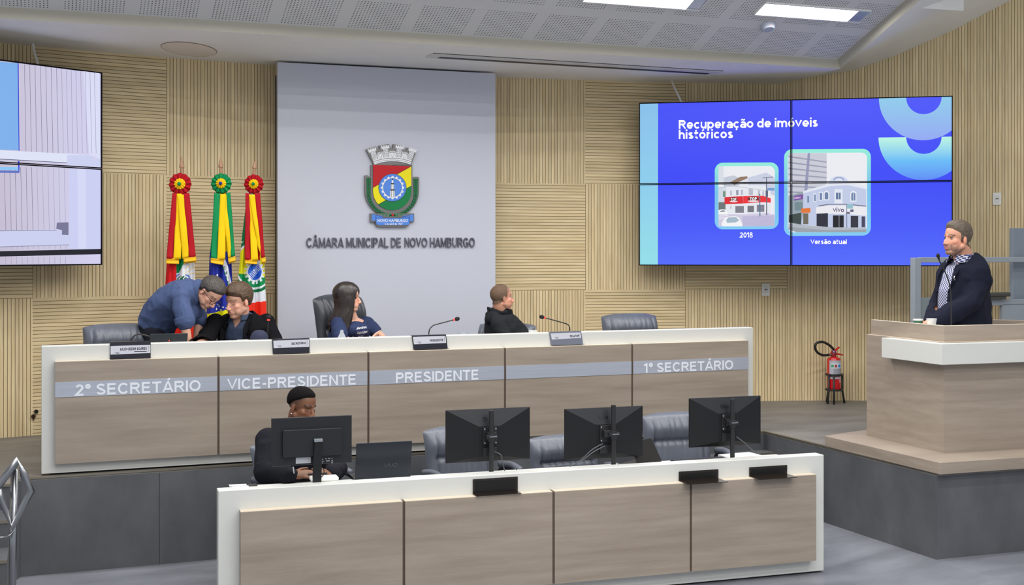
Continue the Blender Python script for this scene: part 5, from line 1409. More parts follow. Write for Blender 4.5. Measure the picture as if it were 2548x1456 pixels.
            off += k*nz*(mnoise.noise(w_*freq)+.6*mnoise.noise(w_*freq*2.3)+.4*mnoise.noise(w_*freq*5))
            return p+d*off*S.s
        mb.grid(pt, nu, nv); mb.f = [tuple(reversed(f)) for f in mb.f]
        return obj(name, mb, m, S.t, True, smooth=True)
    def cloth(S, name, mb, m, voxel=.0085, smooth=6, fold=.004, ffreq=11, keep=None, thick=0.0, mfn=None, stretch=(1, 1, 1), label=None):
        v, f = remesh(mb, voxel, smooth)
        me = bpy.data.meshes.new(name)
        if fold:
            t_ = bpy.data.meshes.new('t'); t_.from_pydata(v.tolist(), [], f); nn = np.empty(len(v)*3); t_.vertices.foreach_get('normal', nn); nn = nn.reshape(-1, 3); bpy.data.meshes.remove(t_)
            s3 = Vector(stretch)
            am = np.array([mnoise.ridged_multi_fractal(Vector((q[0]*s3.x, q[1]*s3.y, q[2]*s3.z))*ffreq, 1.0, 2.0, 2, 1.0, 2.0) for q in v])
            am = (am-am.mean()); v = v+nn*(am*fold)[:, None]
        if keep is not None:
            ok = keep(v); f = [q for q in f if all(ok[i] for i in q)]
            used = sorted({i for q in f for i in q}); mp = {a: b for b, a in enumerate(used)}; v = v[used]; f = [tuple(mp[i] for i in q) for q in f]
        ir = np.array(ROOTM[S.t.name]); vl = v @ ir[:3, :3].T+ir[:3, 3]
        me.from_pydata(vl.tolist(), [], f)
        for q in (m if isinstance(m, list) else [m]): me.materials.append(q)
        if mfn is not None:
            cen = np.array([np.mean([v[i] for i in q], 0) for q in f]); me.polygons.foreach_set('material_index', mfn(cen).astype(np.int32))
        me.polygons.foreach_set('use_smooth', [True]*len(f)); me.update()
        o = bpy.data.objects.new(name, me); COL.objects.link(o); o.parent = S.t
        if thick: b = o.modifiers.new('solid', 'SOLIDIFY'); b.thickness = thick; b.offset = 1
        if label: o['label'] = label
        S.last = BVHTree.FromPolygons(v.tolist(), f)
        return o
def J(px, py, v): return onv(px, py, v)
def torso(mb, pts, lat, g=0.0, seg=28):
    """pts: (point, half width, half depth); lat: sideways axis"""
    rows = []
    P = [p for p, a, b in pts]
    for i, (p, hw, hd) in enumerate(pts):
        sp = (P[min(i+1, len(P)-1)]-P[max(i-1, 0)]).normalized(); l = (lat-sp*lat.dot(sp)).normalized()
        rows.append((p, l, sp.cross(l), hw+g, hd+g))
    mb.loft(rows, seg)
def limb(mb, a, b, c, r, g=0.0):
    mb.ell(a, (r[0]+g+.004,)*3); mb.cap(a, b, r[0]+g, r[1]+g); mb.cap(b, c, r[1]+g, r[2]+g)
def cl_mat(name, rgb, rough=.85, rgb2=None, sc=60): return mat(name, srgb(*rgb), rough, var=.06, scale=sc, bump=.10, bscale=420, spec=.15)
def collar(S, name, m, c, up, r, h, fwd, open_=.5, thick=.004, flare=1.15, lift=None):
    """standing, slightly folded shirt collar around the neck"""
    mb = MB(); u = up.normalized(); f = (fwd-u*fwd.dot(u)).normalized(); l = u.cross(f)
    a0, a1 = open_, 2*math.pi-open_
    def pt(a, b):
        an = a0+(a1-a0)*a; rr_ = r*(flare-(flare-1)*(1-abs(2*b-1)))
        hh = h*(1-abs(2*b-1)) if b <= .5 else h*(1-abs(2*b-1))*1.0-(b-.5)*h*.6
        rad = r+ (0 if b < .5 else .010+.016*(b-.5)*2)
        point = .5+.5*math.cos(an)
        return c+f*rad*math.cos(an)*1.05+l*rad*math.sin(an)+u*(hh-point*.018*(1.0)-point*(.03 if b > .5 else 0)*(b-.5)*2)
    mb.grid(pt, 40, 8)
    obj(name, mb, m, S.t, True, smooth=True, solid=thick)
SK_light = srgb(214, 164, 140); SK_ruddy = srgb(206, 148, 122); SK_dark = srgb(122, 80, 56)
M_hair_b = mat('brown hair', srgb(80, 60, 42), .55, var=.25, scale=70, stretch=(1, 1, .2)); M_hair_g = mat('greying dark hair', srgb(66, 60, 56), .55, var=.3, scale=80)
M_hair_d = mat('dark brown hair', srgb(38, 29, 24), .38, var=.25, scale=60, stretch=(1, 1, .12), spec=.6); M_hair_k = mat('black cropped hair', (.006, .005, .005), .9, var=.2, scale=200, spec=.1); M_hair_s = mat('sandy grey hair', srgb(86, 74, 62), .6, var=.25, scale=80); M_hair_c = mat('cropped brown hair', srgb(96, 74, 56), .75, var=.2, scale=150)
M_trs = cl_mat('dark trousers', (34, 36, 44))
M_shoe = mat('black shoe', (.012, .012, .013), .35)
def hl(tab):
    """hairline height as a function of the forward coordinate"""
    return lambda q: q.z-interp(q.x, tab)
def legs(S, hipL, hipR, knees, feet, m=None, r=(.085, .06, .045), shoes=True):
    mb = MB()
    for h, k, f in zip((hipL, hipR), knees, feet):
        S.body.cap(h, k, r[0]-.015, r[1]-.012); S.body.cap(k, f, r[1]-.012, r[2]-.010)
        limb(mb, h, k, f+Vector((0, 0, .03)), r)
        d = (k-h); d.z = 0
        d = d.normalized() if d.length > .08 else ET
        if shoes:
            s = MB(); s.ell(f+d*.07+Vector((0, 0, -.035)), (.045, .045, .04)); s.cap(f+Vector((0, 0, -.03)), f+d*.16+Vector((0, 0, -.045)), .042, .032)
            zmin = min(q[2] for q in s.v); gz = .66 if f.z > .5 else 0
            s.v = [(a, b, c-zmin+gz+.001) for a, b, c in s.v]
            S.cloth('shoe', s, M_shoe, .008, 3, 0)
    return mb

# ---- man bending over the desk, blue shirt
A = Person('man in a blue shirt and glasses bending over to the seated man in the blazer', ground(392, 10.12, .66))
fA = (ER*.86+ET*.30-EU*.15).normalized(); latA = (ET*.95-ER*.25).normalized()
spA = [(J(388, 832, 10.14), .165, .125), (J(392, 806, 10.12), .165, .128), (J(404, 781, 10.07), .162, .130), (J(424, 757, 10.0), .168, .130), (J(452, 740, 9.93), .175, .122), (J(474, 730, 9.89), .165, .105), (J(492, 726, 9.87), .09, .075)]
torso(A.body, spA, latA, -.012)
sN, sF = J(452, 741, 9.71), J(476, 742, 10.07)
eN, wN = J(455, 786, 9.64), J(467, 843, 9.62); eF, wF = J(497, 786, 10.12), J(490, 842, 10.04)
limb(A.body, sN, eN, wN, (.050, .044, .031)); limb(A.body, sF, eF, wF, (.050, .042, .030))
hand(A.body, wN, (wN-eN)+ER*.02, ET*.3+ER*.6+EU*.2, ER*.2-ET*.4, .35); hand(A.body, wF, ER*.3-EU*.8-ET*.3, ER, ET, .3)
A.head(J(523, 729, 9.80), ER*.50-EU*.76+ET*.36, ER*.76+EU*.56+ET*.2, 1.0)
A.body.cap(A.M @ Vector((-.03, 0, -.05)), J(488, 727, 9.88), .055, .062)
tr = legs(A, J(384, 826, 10.02), J(394, 826, 10.25), [J(395, 955, 9.98), J(402, 955, 10.22)], [J(386, 1085, 10.04), J(394, 1080, 10.27)])
A.finish(SK_light, srgb(176, 116, 104), srgb(70, 56, 48), srgb(150, 126, 114), .35, 'down')
torso(tr, spA[:2]+[(J(398, 793, 10.1), .166, .132)], latA, .006)
A.cloth('trousers', tr, M_trs, .010, 4, .003)
sh = MB(); torso(sh, spA[1:], latA, .016); limb(sh, sN, J(456, 778, 9.65), J(460, 799, 9.635), (.060, .066, .066), .008); limb(sh, sF, eF, eF.lerp(wF, .3), (.060, .054, .048), .006)
sh.ell(J(470, 775, 9.92), (.085, .12, .09)); sh.ell(J(487, 772, 9.95), (.05, .10, .075))
M_bsh = cl_mat('blue chambray', (72, 86, 122))
A.cloth('shirt', sh, M_bsh, .0075, 5, .012, 8, keep=lambda v: np.ones(len(v), bool))
cf = MB(); d_ = (wN-eN).normalized(); c0 = J(460, 797, 9.635)
cf.tube([c0-d_*.025, c0+d_*.028], [.078, .075], 24); A.cloth('cuff', cf, M_bsh, .007, 3, .003)
collar(A, 'collar', M_bsh, J(496, 727, 9.86), J(512, 728, 9.83)-J(488, 727, 9.88), .070, .045, fA-EU*.8, .5)
A.hair(M_hair_g, hl([(-.11, -.075), (-.05, -.055), (-.015, .012), (.02, .016), (.032, .045), (.06, .058), (.085, .078)]), .016, .004, freq=40, streak=(.4, 1.4, 1))
gl = MB()
for s in (-1, 1):
    gl.tube([A.M @ Vector((.098, s*.034+.026*np.sign(math.cos(a))*abs(math.cos(a))**.5, -.006+.017*np.sign(math.sin(a))*abs(math.sin(a))**.5)) for a in np.linspace(0, 2*math.pi, 33)], .0024, 6)
    gl.tube([A.M @ Vector(q) for q in ((.096, s*.057, .004), (.06, s*.076, .006), (-.01, s*.086, .004), (-.022, s*.086, -.012))], .0024, 6)
gl.tube([A.M @ Vector((.1, -.009, .0)), A.M @ Vector((.104, 0, .003)), A.M @ Vector((.1, .009, .0))], .002, 6)
obj('glasses', gl, mat('glasses frame', srgb(30, 28, 34), .3), A.t, True, smooth=True)

# ---- seated man in black blazer
B = Person('seated man with brown hair in a black blazer over a blue shirt', ground(602, 10.0, .66))
fB = (ET*.93-ER*.30).normalized(); latB = EU.cross(fB)
spB = [(J(606, 900, 10.06), .17, .12), (J(604, 860, 10.02), .175, .13), (J(602, 828, 9.99), .19, .13), (J(602, 805, 9.97), .185, .115), (J(601, 791, 9.96), .14, .09), (J(600, 782, 9.95), .075, .07)]
torso(B.body, spB, latB, -.015)
sL, sR = J(536, 803, 9.98), J(662, 803, 9.98)
eL, eR = J(507, 852, 9.82), J(688, 862, 9.85); wL, wR = J(488, 861, 9.55), J(650, 868, 9.6)
limb(B.body, sL, eL, wL, (.05, .042, .03)); limb(B.body, sR, eR, wR, (.05, .042, .03))
hand(B.body, wL, ET*.5-ER*.5-EU*.1, EU, ER, .5); hand(B.body, wR, ET*.4-ER*.8-EU*.1, EU, ET, .5)
B.head(J(593, 749, 9.88), -ER*.62+ET*.76-EU*.20, EU*.95-ER*.10+ET*.2, 1.09, full=1.04, nose=.8)
B.body.cap(B.M @ Vector((-.02, 0, -.06)), J(601, 790, 9.95), .058, .066)
tr = legs(B, J(570, 905, 9.95), J(640, 905, 9.95), [J(572, 925, 9.5), J(640, 925, 9.5)], [J(572, 1090, 9.55), J(640, 1090, 9.55)])
B.finish(SK_light, srgb(186, 122, 112), srgb(92, 66, 48), srgb(168, 128, 108), .25, 'down')
torso(tr, spB[:2], latB, .004); B.cloth('trousers', tr, M_trs, .011, 4, .003)
sb = MB(); torso(sb, spB, latB, .000)
M_bs2 = cl_mat('steel blue shirt', (66, 78, 102)); C0_ = np.array(spB[4][0])
B.cloth('shirt', sb, M_bs2, .008, 4, .003, 11, lambda v: ~((np.abs((v-C0_) @ np.array(latB)-.005) < ((v-C0_)[:, 2]+.066)*.6) & ((v-C0_) @ np.array(fB) > 0)), .002)
jk = MB(); torso(jk, spB, latB, .022); limb(jk, sL, eL, eL.lerp(wL, 1.15), (.056, .058, .05), .006); limb(jk, sR, eR, wR, (.056, .058, .05), .006)
C0 = np.array(spB[4][0]); lb = np.array(latB); fb = np.array(fB)
def keepB(v):
    q = v-C0; x = q @ lb; y = q @ fb; z = q[:, 2]
    wdt = np.interp(z, [-.6, -.25, -.10, 0, .04], [.105, .095, .085, .070, .075])
    return ~(((np.abs(x-.012) < wdt) & (y > .03)) | ((np.hypot(x, y) < .085) & (z > -.01)))
M_blz = cl_mat('black blazer', (15, 15, 19), .9); B.cloth('blazer', jk, M_blz, .0078, 4, .008, 9, keepB, .006)
lp = MB()
for s in (-1, 1):      # lapels
    q = [Vector(C0)+latB*(s*x_+.012)+fB*y_+EU*z_ for x_, y_, z_ in ((.070, .02, .035), (.072, .105, -.06), (.090, .165, -.22), (.105, .16, -.16), (.125, .125, -.07), (.105, .03, .03))]
    lp.prism(q if s > 0 else list(reversed(q)), fB*.006)
obj('lapel', lp, M_blz, B.t, True, bevel=.002)
collar(B, 'collar', M_bs2, J(600, 785, 9.95), EU-fB*.25, .066, .034, fB-ER*.0, .55)
B.hair(M_hair_b, hl([(-.11, -.085), (-.05, -.06), (-.015, .012), (.018, .0), (.032, .038), (.060, .046), (.085, .058)]), lambda q: .014+.010*max(0, q.z-.06)/.06+.008*max(0, q.x)/.08, .005, freq=30, streak=(.4, 1.5, .8))

# ---- woman with long dark hair
Cp = Person('woman with long dark hair in a navy t-shirt with folded arms', ground(862, 10.0, .66))
fC = (ER*.60+ET*.80).normalized(); latC = EU.cross(fC)
spC = [(J(852, 905, 10.02), .155, .12), (J(858, 868, 9.99), .150, .125), (J(868, 836, 9.95), .160, .125), (J(874, 812, 9.94), .160, .105), (J(875, 798, 9.93), .120, .08), (J(875, 790, 9.93), .06, .055)]
torso(Cp.body, spC, latC, -.012)
sRc, sLc = J(842, 808, 9.84), J(913, 806, 10.04)
eRc, wRc = J(846, 858, 9.70), J(922, 850, 9.60); eLc, wLc = J(950, 841, 9.92), J(892, 856, 9.70)
limb(Cp.body, sRc, eRc, wRc, (.043, .038, .027)); limb(Cp.body, sLc, eLc, wLc, (.043, .036, .027))
hand(Cp.body, wRc, J(942, 832, 9.72)-wRc, -fC*.6+EU*.35-ER*.1, EU, .30, .88)
hand(Cp.body, wLc, -ER*.9-EU*.2+ET*.1, fC, EU, .5, .88)
Cp.head(J(867, 741, 9.88), ER*.97+ET*.10-EU*.02, EU-ER*.02, .93, jaw=.95, full=.94, nose=.85)
Cp.body.cap(Cp.M @ Vector((-.02, 0, -.06)), J(875, 796, 9.93), .047, .056)
tr = legs(Cp, J(840, 905, 9.95), J(880, 905, 10.0), [J(868, 915, 9.5), J(900, 915, 9.55)], [J(868, 1075, 9.55), J(900, 1075, 9.6)])
Cp.finish(SK_light, srgb(190, 112, 108), srgb(64, 46, 40), None, 0, 'open')
torso(tr, spC[:2], latC, .004); Cp.cloth('trousers', tr, M_trs, .011, 4, .003)
ts = MB(); torso(ts, spC[:-1], latC, .010); ts.ell(J(884, 822, 9.87), (.11, .09, .075)); limb(ts, sRc, J(845, 828, 9.77), J(846, 838, 9.74), (.060, .062, .060)); limb(ts, sLc, J(926, 818, 10.0), J(934, 824, 9.97), (.056, .054, .052))
C1 = np.array(J(875, 794, 9.93)); 
def keepC(v):
    q = v-C1; return ~((np.hypot(q @ np.array(latC), q @ np.array(fC)-.02) < .070) & (q[:, 2] > -.035))
M_tsh = cl_mat('navy t-shirt', (46, 56, 88)); Cp.cloth('t_shirt', ts, M_tsh, .0075, 5, .008, 9, keepC, .003)
tx = MB(); plc = ipl(J(908, 825, 9.72), fC)
for s_, l, r_, yt, yb in (('Leia mulheres', (898, 818.0), (924.5, 814.5), 3.0, 3.2), ('Ouça mulheres', (900, 829.5), (926, 825.8), 3.2, 3.4), ('Vote em mulheres', (893.5, 841), (928, 836.5), 3.2, 3.4)):
    tx.merge(vtext(s_, line_map(plc, (l[0], l[1]-yt), (r_[0], r_[1]-yt), (r_[0], r_[1]+yb), (l[0], l[1]+yb), fC), .085, .10))
o_ = []
for v in tx.v:
    h = Cp.last.ray_cast(Vector(v)+fC*.3, -fC); o_.append(tuple(h[0]+fC*.004 if h[0] is not None else Vector(v)))
tx.v = o_; obj('t_shirt_text', tx, mat('print white', srgb(226, 228, 236), .7), Cp.t, True)
hx = lambda q: q.z-interp(q.x, [(-.11, -.2), (.050, -.12), (.062, -.02), (.074, .045), (.090, .068)])
Cp.hair(M_hair_d, hx, lambda q: .022+.010*max(0, -q.x)/.1, .003, freq=16, streak=(1, 1, .3), cz=.01)
lh = MB(); R3 = Cp.M.to_3x3()
rnd = random.Random(3)
for k in range(190):          # hanging locks from the parting, gathered into one hair mass
    side = rnd.choice((-1, -1, 1)); ph = math.radians(rnd.uniform(40, 182)); j = lambda a: rnd.uniform(-a, a)
    dx, dy = .100*math.cos(ph)-.010, side*.080*abs(math.sin(ph))+(0 if abs(math.sin(ph)) > .3 else j(.03))
    fr = max(0, math.cos(ph))
    P_ = [(.02+dx*.25, dy*.15, .112), (dx*.72, dy*.70, .092), (dx*.97, dy*1.0, .045), (dx*1.0-.004*fr, dy*1.10, -.015), (dx*.98-.010*fr, dy*1.10, -.085)]
    P_ = [Cp.M @ Vector((x+j(.003), y+j(.003), z)) for x, y, z in P_]
    ln = .17+j(.04)
    e = P_[-1]+EU*-ln+ER*(-.030-.020*(1-fr)+j(.012))+ET*(.012*(side < 0)+j(.014))
    path = bez(P_+[P_[-1].lerp(e, .5)+ET*j(.010)+ER*j(.008), e], 5)
    n_ = len(path); lh.tube(path, [.0115*(1-.75*(i/(n_-1))**3) for i in range(n_)], 7)
Cp.cloth('long_hair', lh, M_hair_d, .0055, 2, .0022, 26, stretch=(1.6, 1.6, .18))

# ---- man in black hooded top, seen from behind his right side
D = Person('man with cropped hair in a black hooded top looking towards the screen', ground(1255, 10.0, .66))
fD = (ER*.93-ET*.20).normalized(); latD = EU.cross(fD)
spD = [(J(1252, 905, 9.98), .165, .13), (J(1264, 865, 9.97), .17, .180), (J(1260, 832, 9.95), .185, .165), (J(1248, 806, 9.93), .185, .125), (J(1245, 786, 9.92), .14, .09), (J(1246, 776, 9.91), .075, .07)]
torso(D.body, spD, latD, -.015)
sNd, sFd = J(1242, 806, 9.73), J(1252, 806, 10.12)
eNd, wNd = J(1262, 850, 9.66), J(1322, 858, 9.6); eFd, wFd = J(1280, 850, 10.12), J(1330, 858, 10.0)
limb(D.body, sNd, eNd, wNd, (.05, .043, .03)); limb(D.body, sFd, eFd, wFd, (.05, .043, .03))
hand(D.body, wNd, ER*.9-EU*.1, EU, ET*-1, .5); hand(D.body, wFd, ER*.9-EU*.1, EU, ET, .5)
D.head(J(1249, 741, 9.87), ER*.90-ET*.40+EU*.04, EU-ER*.03, .93, jaw=1.1, full=1.08)
D.body.cap(D.M @ Vector((-.025, 0, -.05)), J(1246, 790, 9.92), .060, .070)
tr = legs(D, J(1250, 905, 9.88), J(1258, 905, 10.08), [J(1340, 915, 9.8), J(1345, 915, 10.05)], [J(1340, 1060, 9.8), J(1345, 1058, 10.05)])
def scalp(p): 
    q = p[:, 2]-np.interp(p[:, 0], [-.11, -.05, -.01, .02, .045, .07], [-.075, -.06, -.02, .012, .05, .075]); return .60/(1+np.exp(-q/.006))*(1-.62*rbf(p, (.015, .0, .115), (.055, .045, .05)))
D.finish(SK_ruddy, srgb(176, 112, 98), srgb(84, 64, 48), srgb(150, 118, 100), .3, 'open', bald=scalp)
torso(tr, spD[:2], latD, .004); D.cloth('trousers', tr, M_trs, .011, 4, .003)
hd_ = MB(); torso(hd_, spD, latD, .018); limb(hd_, sNd, eNd, wNd, (.064, .058, .048), .004); limb(hd_, sFd, eFd, wFd, (.064, .058, .048), .004)
hd_.ell(J(1232, 795, 9.88), (.085, .12, .055)); hd_.ell(J(1226, 786, 9.88), (.05, .10, .05))
M_blk2 = cl_mat('black brushed cotton', (34, 37, 40), .9); C2 = np.array(J(1246, 784, 9.915))
D.cloth('hooded_top', hd_, M_blk2, .0078, 4, .010, 8, lambda v: ~((np.hypot(*(v-C2)[:, :2].T) < .070) & ((v-C2)[:, 2] > -.005)), .004)
mbh = MB()
def hoodp(a, b):
    an = math.radians(60+240*a); r_ = .080+.020*math.sin(math.pi*b); c_ = J(1246, 782, 9.915)
    return c_+fD*(r_*1.05*math.cos(an)-.008)+latD*r_*math.sin(an)+EU*(.075*(1-abs(2*b-1))*(.55+.45*abs(math.cos(an/1.0)))-.012)
mbh.grid(hoodp, 36, 8); obj('hood', mbh, M_blk2, D.t, True, smooth=True, solid=.012)
collar(D, 'collar', cl_mat('black collar', (22, 23, 26)), J(1250, 777, 9.91), EU+fD*.1, .068, .046, fD, .35)
D.hair(M_hair_c, hl([(-.11, -.075), (-.05, -.058), (-.012, -.016), (.02, .014), (.030, .075), (.05, .10), (.085, .15)]), lambda q: .004, .0012, freq=60, edge=.0012)

# ---- man in black at the front desk
E = Person('man in a black sweatshirt with an earring, seated behind the leftmost monitor', ground(735, 8.25, 0))
fE = (ER*.45+ET*.88).normalized(); latE = EU.cross(fE)
spE = [(J(742, 1310, 8.28), .165, .125), (J(740, 1240, 8.24), .175, .135), (J(737, 1170, 8.20), .195, .14), (J(735, 1105, 8.17), .20, .125), (J(735, 1078, 8.15), .15, .095), (J(737, 1064, 8.14), .08, .075)]
torso(E.body, spE, latE, -.015)
sRe, sLe = J(668, 1098, 8.08), J(806, 1098, 8.28)
eRe, wRe = J(662, 1176, 7.92), J(726, 1184, 7.735); eLe, wLe = J(836, 1168, 8.00), J(826, 1181, 7.76)
limb(E.body, sRe, eRe, wRe, (.054, .046, .031)); limb(E.body, sLe, eLe, wLe, (.054, .046, .031))
hand(E.body, wRe, J(768, 1178, 7.71)-wRe, ET*.5+EU*.75, ET*.3+EU*.6+ER*.2, .42, .95); hand(E.body, wLe, J(796, 1176, 7.71)-wLe, ET*.5+EU*.7, EU, .45, .95)
E.head(J(752, 1011, 8.06), ER*.82+ET*.52-EU*.20, EU*.96+ER*.10, 1.02, nose=.85, full=1.02)
E.body.cap(E.M @ Vector((-.025, 0, -.06)), J(738, 1078, 8.15), .060, .070)
tr = legs(E, J(712, 1320, 8.18), J(775, 1320, 8.22), [J(735, 1330, 7.80), J(800, 1330, 7.84)], [J(735, 1500, 7.85), J(800, 1500, 7.88)])
def fade(p):
    q = p[:, 2]-np.interp(p[:, 0], [-.11, -.05, -.01, .02, .045, .07], [-.05, -.03, .005, .022, .05, .078]); return .75/(1+np.exp(-q/.010))
E.finish(SK_dark, srgb(120, 74, 62), srgb(30, 22, 18), srgb(40, 28, 22), .5, 'down', ruddy=(.18, .05, .02), bald=fade)
torso(tr, spE[:2], latE, .004); E.cloth('trousers', tr, M_trs, .011, 4, .003)
sw_ = MB(); torso(sw_, spE, latE, .016); limb(sw_, sRe, eRe, eRe.lerp(wRe, .93), (.070, .066, .046), .006); limb(sw_, sLe, eLe, eLe.lerp(wLe, .90), (.070, .064, .046), .006)
C3 = np.array(J(737, 1068, 8.145)); M_swt = cl_mat('black sweatshirt', (27, 28, 35), .9)
E.cloth('sweatshirt', sw_, M_swt, .0078, 4, .009, 8, lambda v: ~((np.hypot(*(v-C3)[:, :2].T) < .074) & ((v-C3)[:, 2] > -.008)), .004)
E.hair(M_hair_k, hl([(-.11, -.02), (-.05, .0), (-.01, .035), (.02, .048), (.045, .064), (.06, .072), (.085, .074)]), .007, .0012, freq=90, edge=.001, grow=.02)
obj('earring', MB().ell(E.M @ Vector((.0, -.089, -.043)), (.006, .006, .006), nu=12, nv=8), mat('earring', srgb(230, 230, 236), .1, .9), E.t, True, smooth=True)
wt = MB(); d_ = (wLe-eLe).normalized(); wt.tube([wLe-d_*.022, wLe+d_*.006], .036, 20); obj('wristwatch', wt, M_black, E.t, True, smooth=40)
pn_ = thing('pen', 'silver pen held upright by the man in black at the front desk', 'pen', J(731, 1183, 7.70))
obj('barrel', MB().tube([J(729.5, 1162, 7.69), J(731.5, 1178, 7.70)], .0042, 10), mat('pen silver', srgb(196, 200, 206), .25, .6), pn_, True, smooth=40)
obj('tip', MB().tube([J(731.5, 1178, 7.70), J(733.5, 1192, 7.71)], [.0035, .0015], 10), M_black, pn_, True, smooth=40)
ph_ = thing('phone', 'dark phone held in both hands of the man at the front desk', 'phone', J(790, 1184, 7.70))
phm = MB().box((-.062, -.004, -.017), (.062, .004, .017)); obj('case', phm, M_black, ph_, bevel=.003)

# ---- speaker at the lectern
F = Person('grey-haired bearded man in a dark blazer and checked shirt speaking at the lectern', ground(2400, 7.78, .66))
fF = (-ER*.95+ET*.31).normalized(); latF = EU.cross(fF); vF = 7.72
spF = [(J(2404, 850, vF+.06), .185, .15), (J(2398, 805, vF+.05), .175, .185), (J(2393, 762, vF+.03), .172, .195), (J(2393, 722, vF+.02), .18, .18), (J(2398, 688, vF+.01), .215, .150), (J(2402, 664, vF), .20, .115), (J(2402, 650, vF), .14, .09), (J(2396, 640, vF), .075, .075)]
torso(F.body, spF, latF, -.018)
sLf = J(2432, 676, vF-.12); sRf = J(2372, 672, vF+.17)
eLf, wLf = J(2415, 752, vF-.17), J(2340, 795, vF-.10); eRf, wRf = J(2345, 745, vF+.20), J(2318, 800, vF+.05)
limb(F.body, sLf, eLf, wLf, (.055, .048, .033)); limb(F.body, sRf, eRf, wRf, (.055, .048, .033))
hand(F.body, wLf, J(2304, 804, vF-.09)-wLf, EU*.9+ET*.2, ET*-.2+EU*.4-ER*.2, .35); hand(F.body, wRf, -ER*.9-EU*.12+ET*.2, EU, ET, .3)
F.head(J(2381, 594, vF-.03), -ER*.93+ET*.32+EU*.02, EU+ER*.05, 1.07, jaw=1.2, full=1.10, nose=.72)
F.body.cap(F.M @ Vector((-.025, 0, -.05)), J(2400, 650, vF), .066, .076)
tr = legs(F, J(2388, 850, vF-.02), J(2412, 850, vF+.14), [J(2390, 960, vF), J(2414, 960, vF+.14)], [J(2392, 1098, vF+.05), J(2416, 1094, vF+.18)], r=(.10, .07, .055))
F.finish(SK_ruddy, srgb(170, 106, 96), srgb(50, 40, 34), srgb(104, 92, 82), .75, 'open')
torso(tr, spF[:2], latF, .0); F.cloth('trousers', tr, M_trs, .011, 4, .003)
M_chk = bpy.data.materials.new('checked shirt'); M_chk.use_nodes = True; nt_ = M_chk.node_tree; b_ = nt_.nodes['Principled BSDF']; b_.inputs['Roughness'].default_value = .85
tc_ = nd(nt_, 'ShaderNodeTexCoord'); dt_ = nd(nt_, 'ShaderNodeVectorMath', operation='DOT_PRODUCT'); dt_.inputs[1].default_value = latF; nt_.links.new(tc_.outputs['Object'], dt_.inputs[0])
sz_ = nd(nt_, 'ShaderNodeSeparateXYZ'); nt_.links.new(tc_.outputs['Object'], sz_.inputs[0]); cb_ = nd(nt_, 'ShaderNodeCombineXYZ'); cb_.inputs[2].default_value = .0031
nt_.links.new(dt_.outputs['Value'], cb_.inputs[0]); nt_.links.new(sz_.outputs[2], cb_.inputs[1])
ck_ = nd(nt_, 'ShaderNodeTexChecker'); ck_.inputs['Scale'].default_value = 84; ck_.inputs[1].default_value = (*srgb(58, 64, 112), 1); ck_.inputs[2].default_value = (*srgb(196, 198, 212), 1)
nt_.links.new(cb_.outputs[0], ck_.inputs['Vector']); nt_.links.new(ck_.outputs[0], b_.inputs['Base Color'])
sb = MB(); torso(sb, spF, latF, .002); F.cloth('shirt', sb, M_chk, .008, 4, .002)
jk = MB(); torso(jk, spF, latF, .020); limb(jk, sLf, eLf, eLf.lerp(wLf, 1.06), (.078, .070, .050), .010); limb(jk, sRf, eRf, eRf.lerp(wRf, 1.08), (.074, .066, .050), .008)
C4 = np.array(J(2402, 650, vF)); lf_ = np.array(latF); ff_ = np.array(fF)
def keepF(v):
    q = v-C4; x = q @ lf_; y = q @ ff_; z = q[:, 2]
    wdt = np.interp(z, [-.6, -.45, -.3, -.12, 0, .04], [.05, .050, .062, .066, .064, .075])
    return ~(((np.abs(x+.005) < wdt) & (y > .02) & (y < .245)) | ((np.hypot(x, y) < .088) & (z > -.002)))
M_nvy = cl_mat('midnight blazer', (24, 27, 42), .85); F.cloth('blazer', jk, M_nvy, .0078, 4, .017, 6.5, keepF, .007, stretch=(1, 1, .6))
lp = MB()
for s in (-1, 1):
    q = [Vector(C4)+latF*(s*x_)+fF*y_+EU*z_ for x_, y_, z_ in ((.066, .02, .045), (.068, .115, -.03), (.062, .205, -.24), (.080, .205, -.22), (.118, .165, -.09), (.100, .03, .04))]
    lp.prism(q if s > 0 else list(reversed(q)), fF*.008)
obj('lapel', lp, M_nvy, F.t, True, bevel=.002)
collar(F, 'collar', M_chk, J(2394, 644, vF), EU-fF*.3, .078, .042, fF, .45)
rd_ = ray(2375, 692).normalized(); h = F.last.ray_cast(EYE, rd_)
if h[0] is not None: obj('pocket_pen', MB().cap(h[0]-rd_*.014+EU*.010, h[0]-rd_*.016-EU*.014, .005, .004), M_plastic, F.t, True, smooth=True)
F.hair(M_hair_s, hl([(-.11, -.080), (-.05, -.06), (-.015, .006), (.012, -.03), (.024, .035), (.045, .052), (.07, .070), (.085, .085)]), lambda q: .006+.013*max(0, min(1, (q.z-.05)/.05)), .004, freq=34, streak=(.4, 1.5, .8))
# ================================================================ FLAGS
def fabric(name, rgb, rough=.75): return mat(name, srgb(*rgb), rough, bump=.08, bscale=220, spec=.2)
F_red = fabric('flag red', (206, 28, 32)); F_yel = fabric('flag yellow', (250, 206, 20)); F_grn = fabric('flag green', (20, 142, 82)); F_wht = fabric('flag white', (226, 228, 236)); F_blu = fabric('flag blue', (42, 54, 158)); F_org = fabric('flag vermilion', (236, 52, 34)); F_lem = fabric('flag lemon', (228, 222, 24)); F_gold = fabric('gold fringe', (240, 184, 40)); F_dgrn = fabric('flag deep green', (16, 112, 66)); F_royal = fabric('emblem blue', (40, 92, 196)); F_ink = fabric('flag ink', (60, 62, 70)); F_dred = fabric('sash red', (178, 22, 34)); F_lblue = fabric('emblem pale blue', (120, 150, 210))
FM = [F_red, F_yel, F_grn, F_wht, F_blu, F_org, F_lem, F_dgrn, F_royal, F_ink, F_lblue]
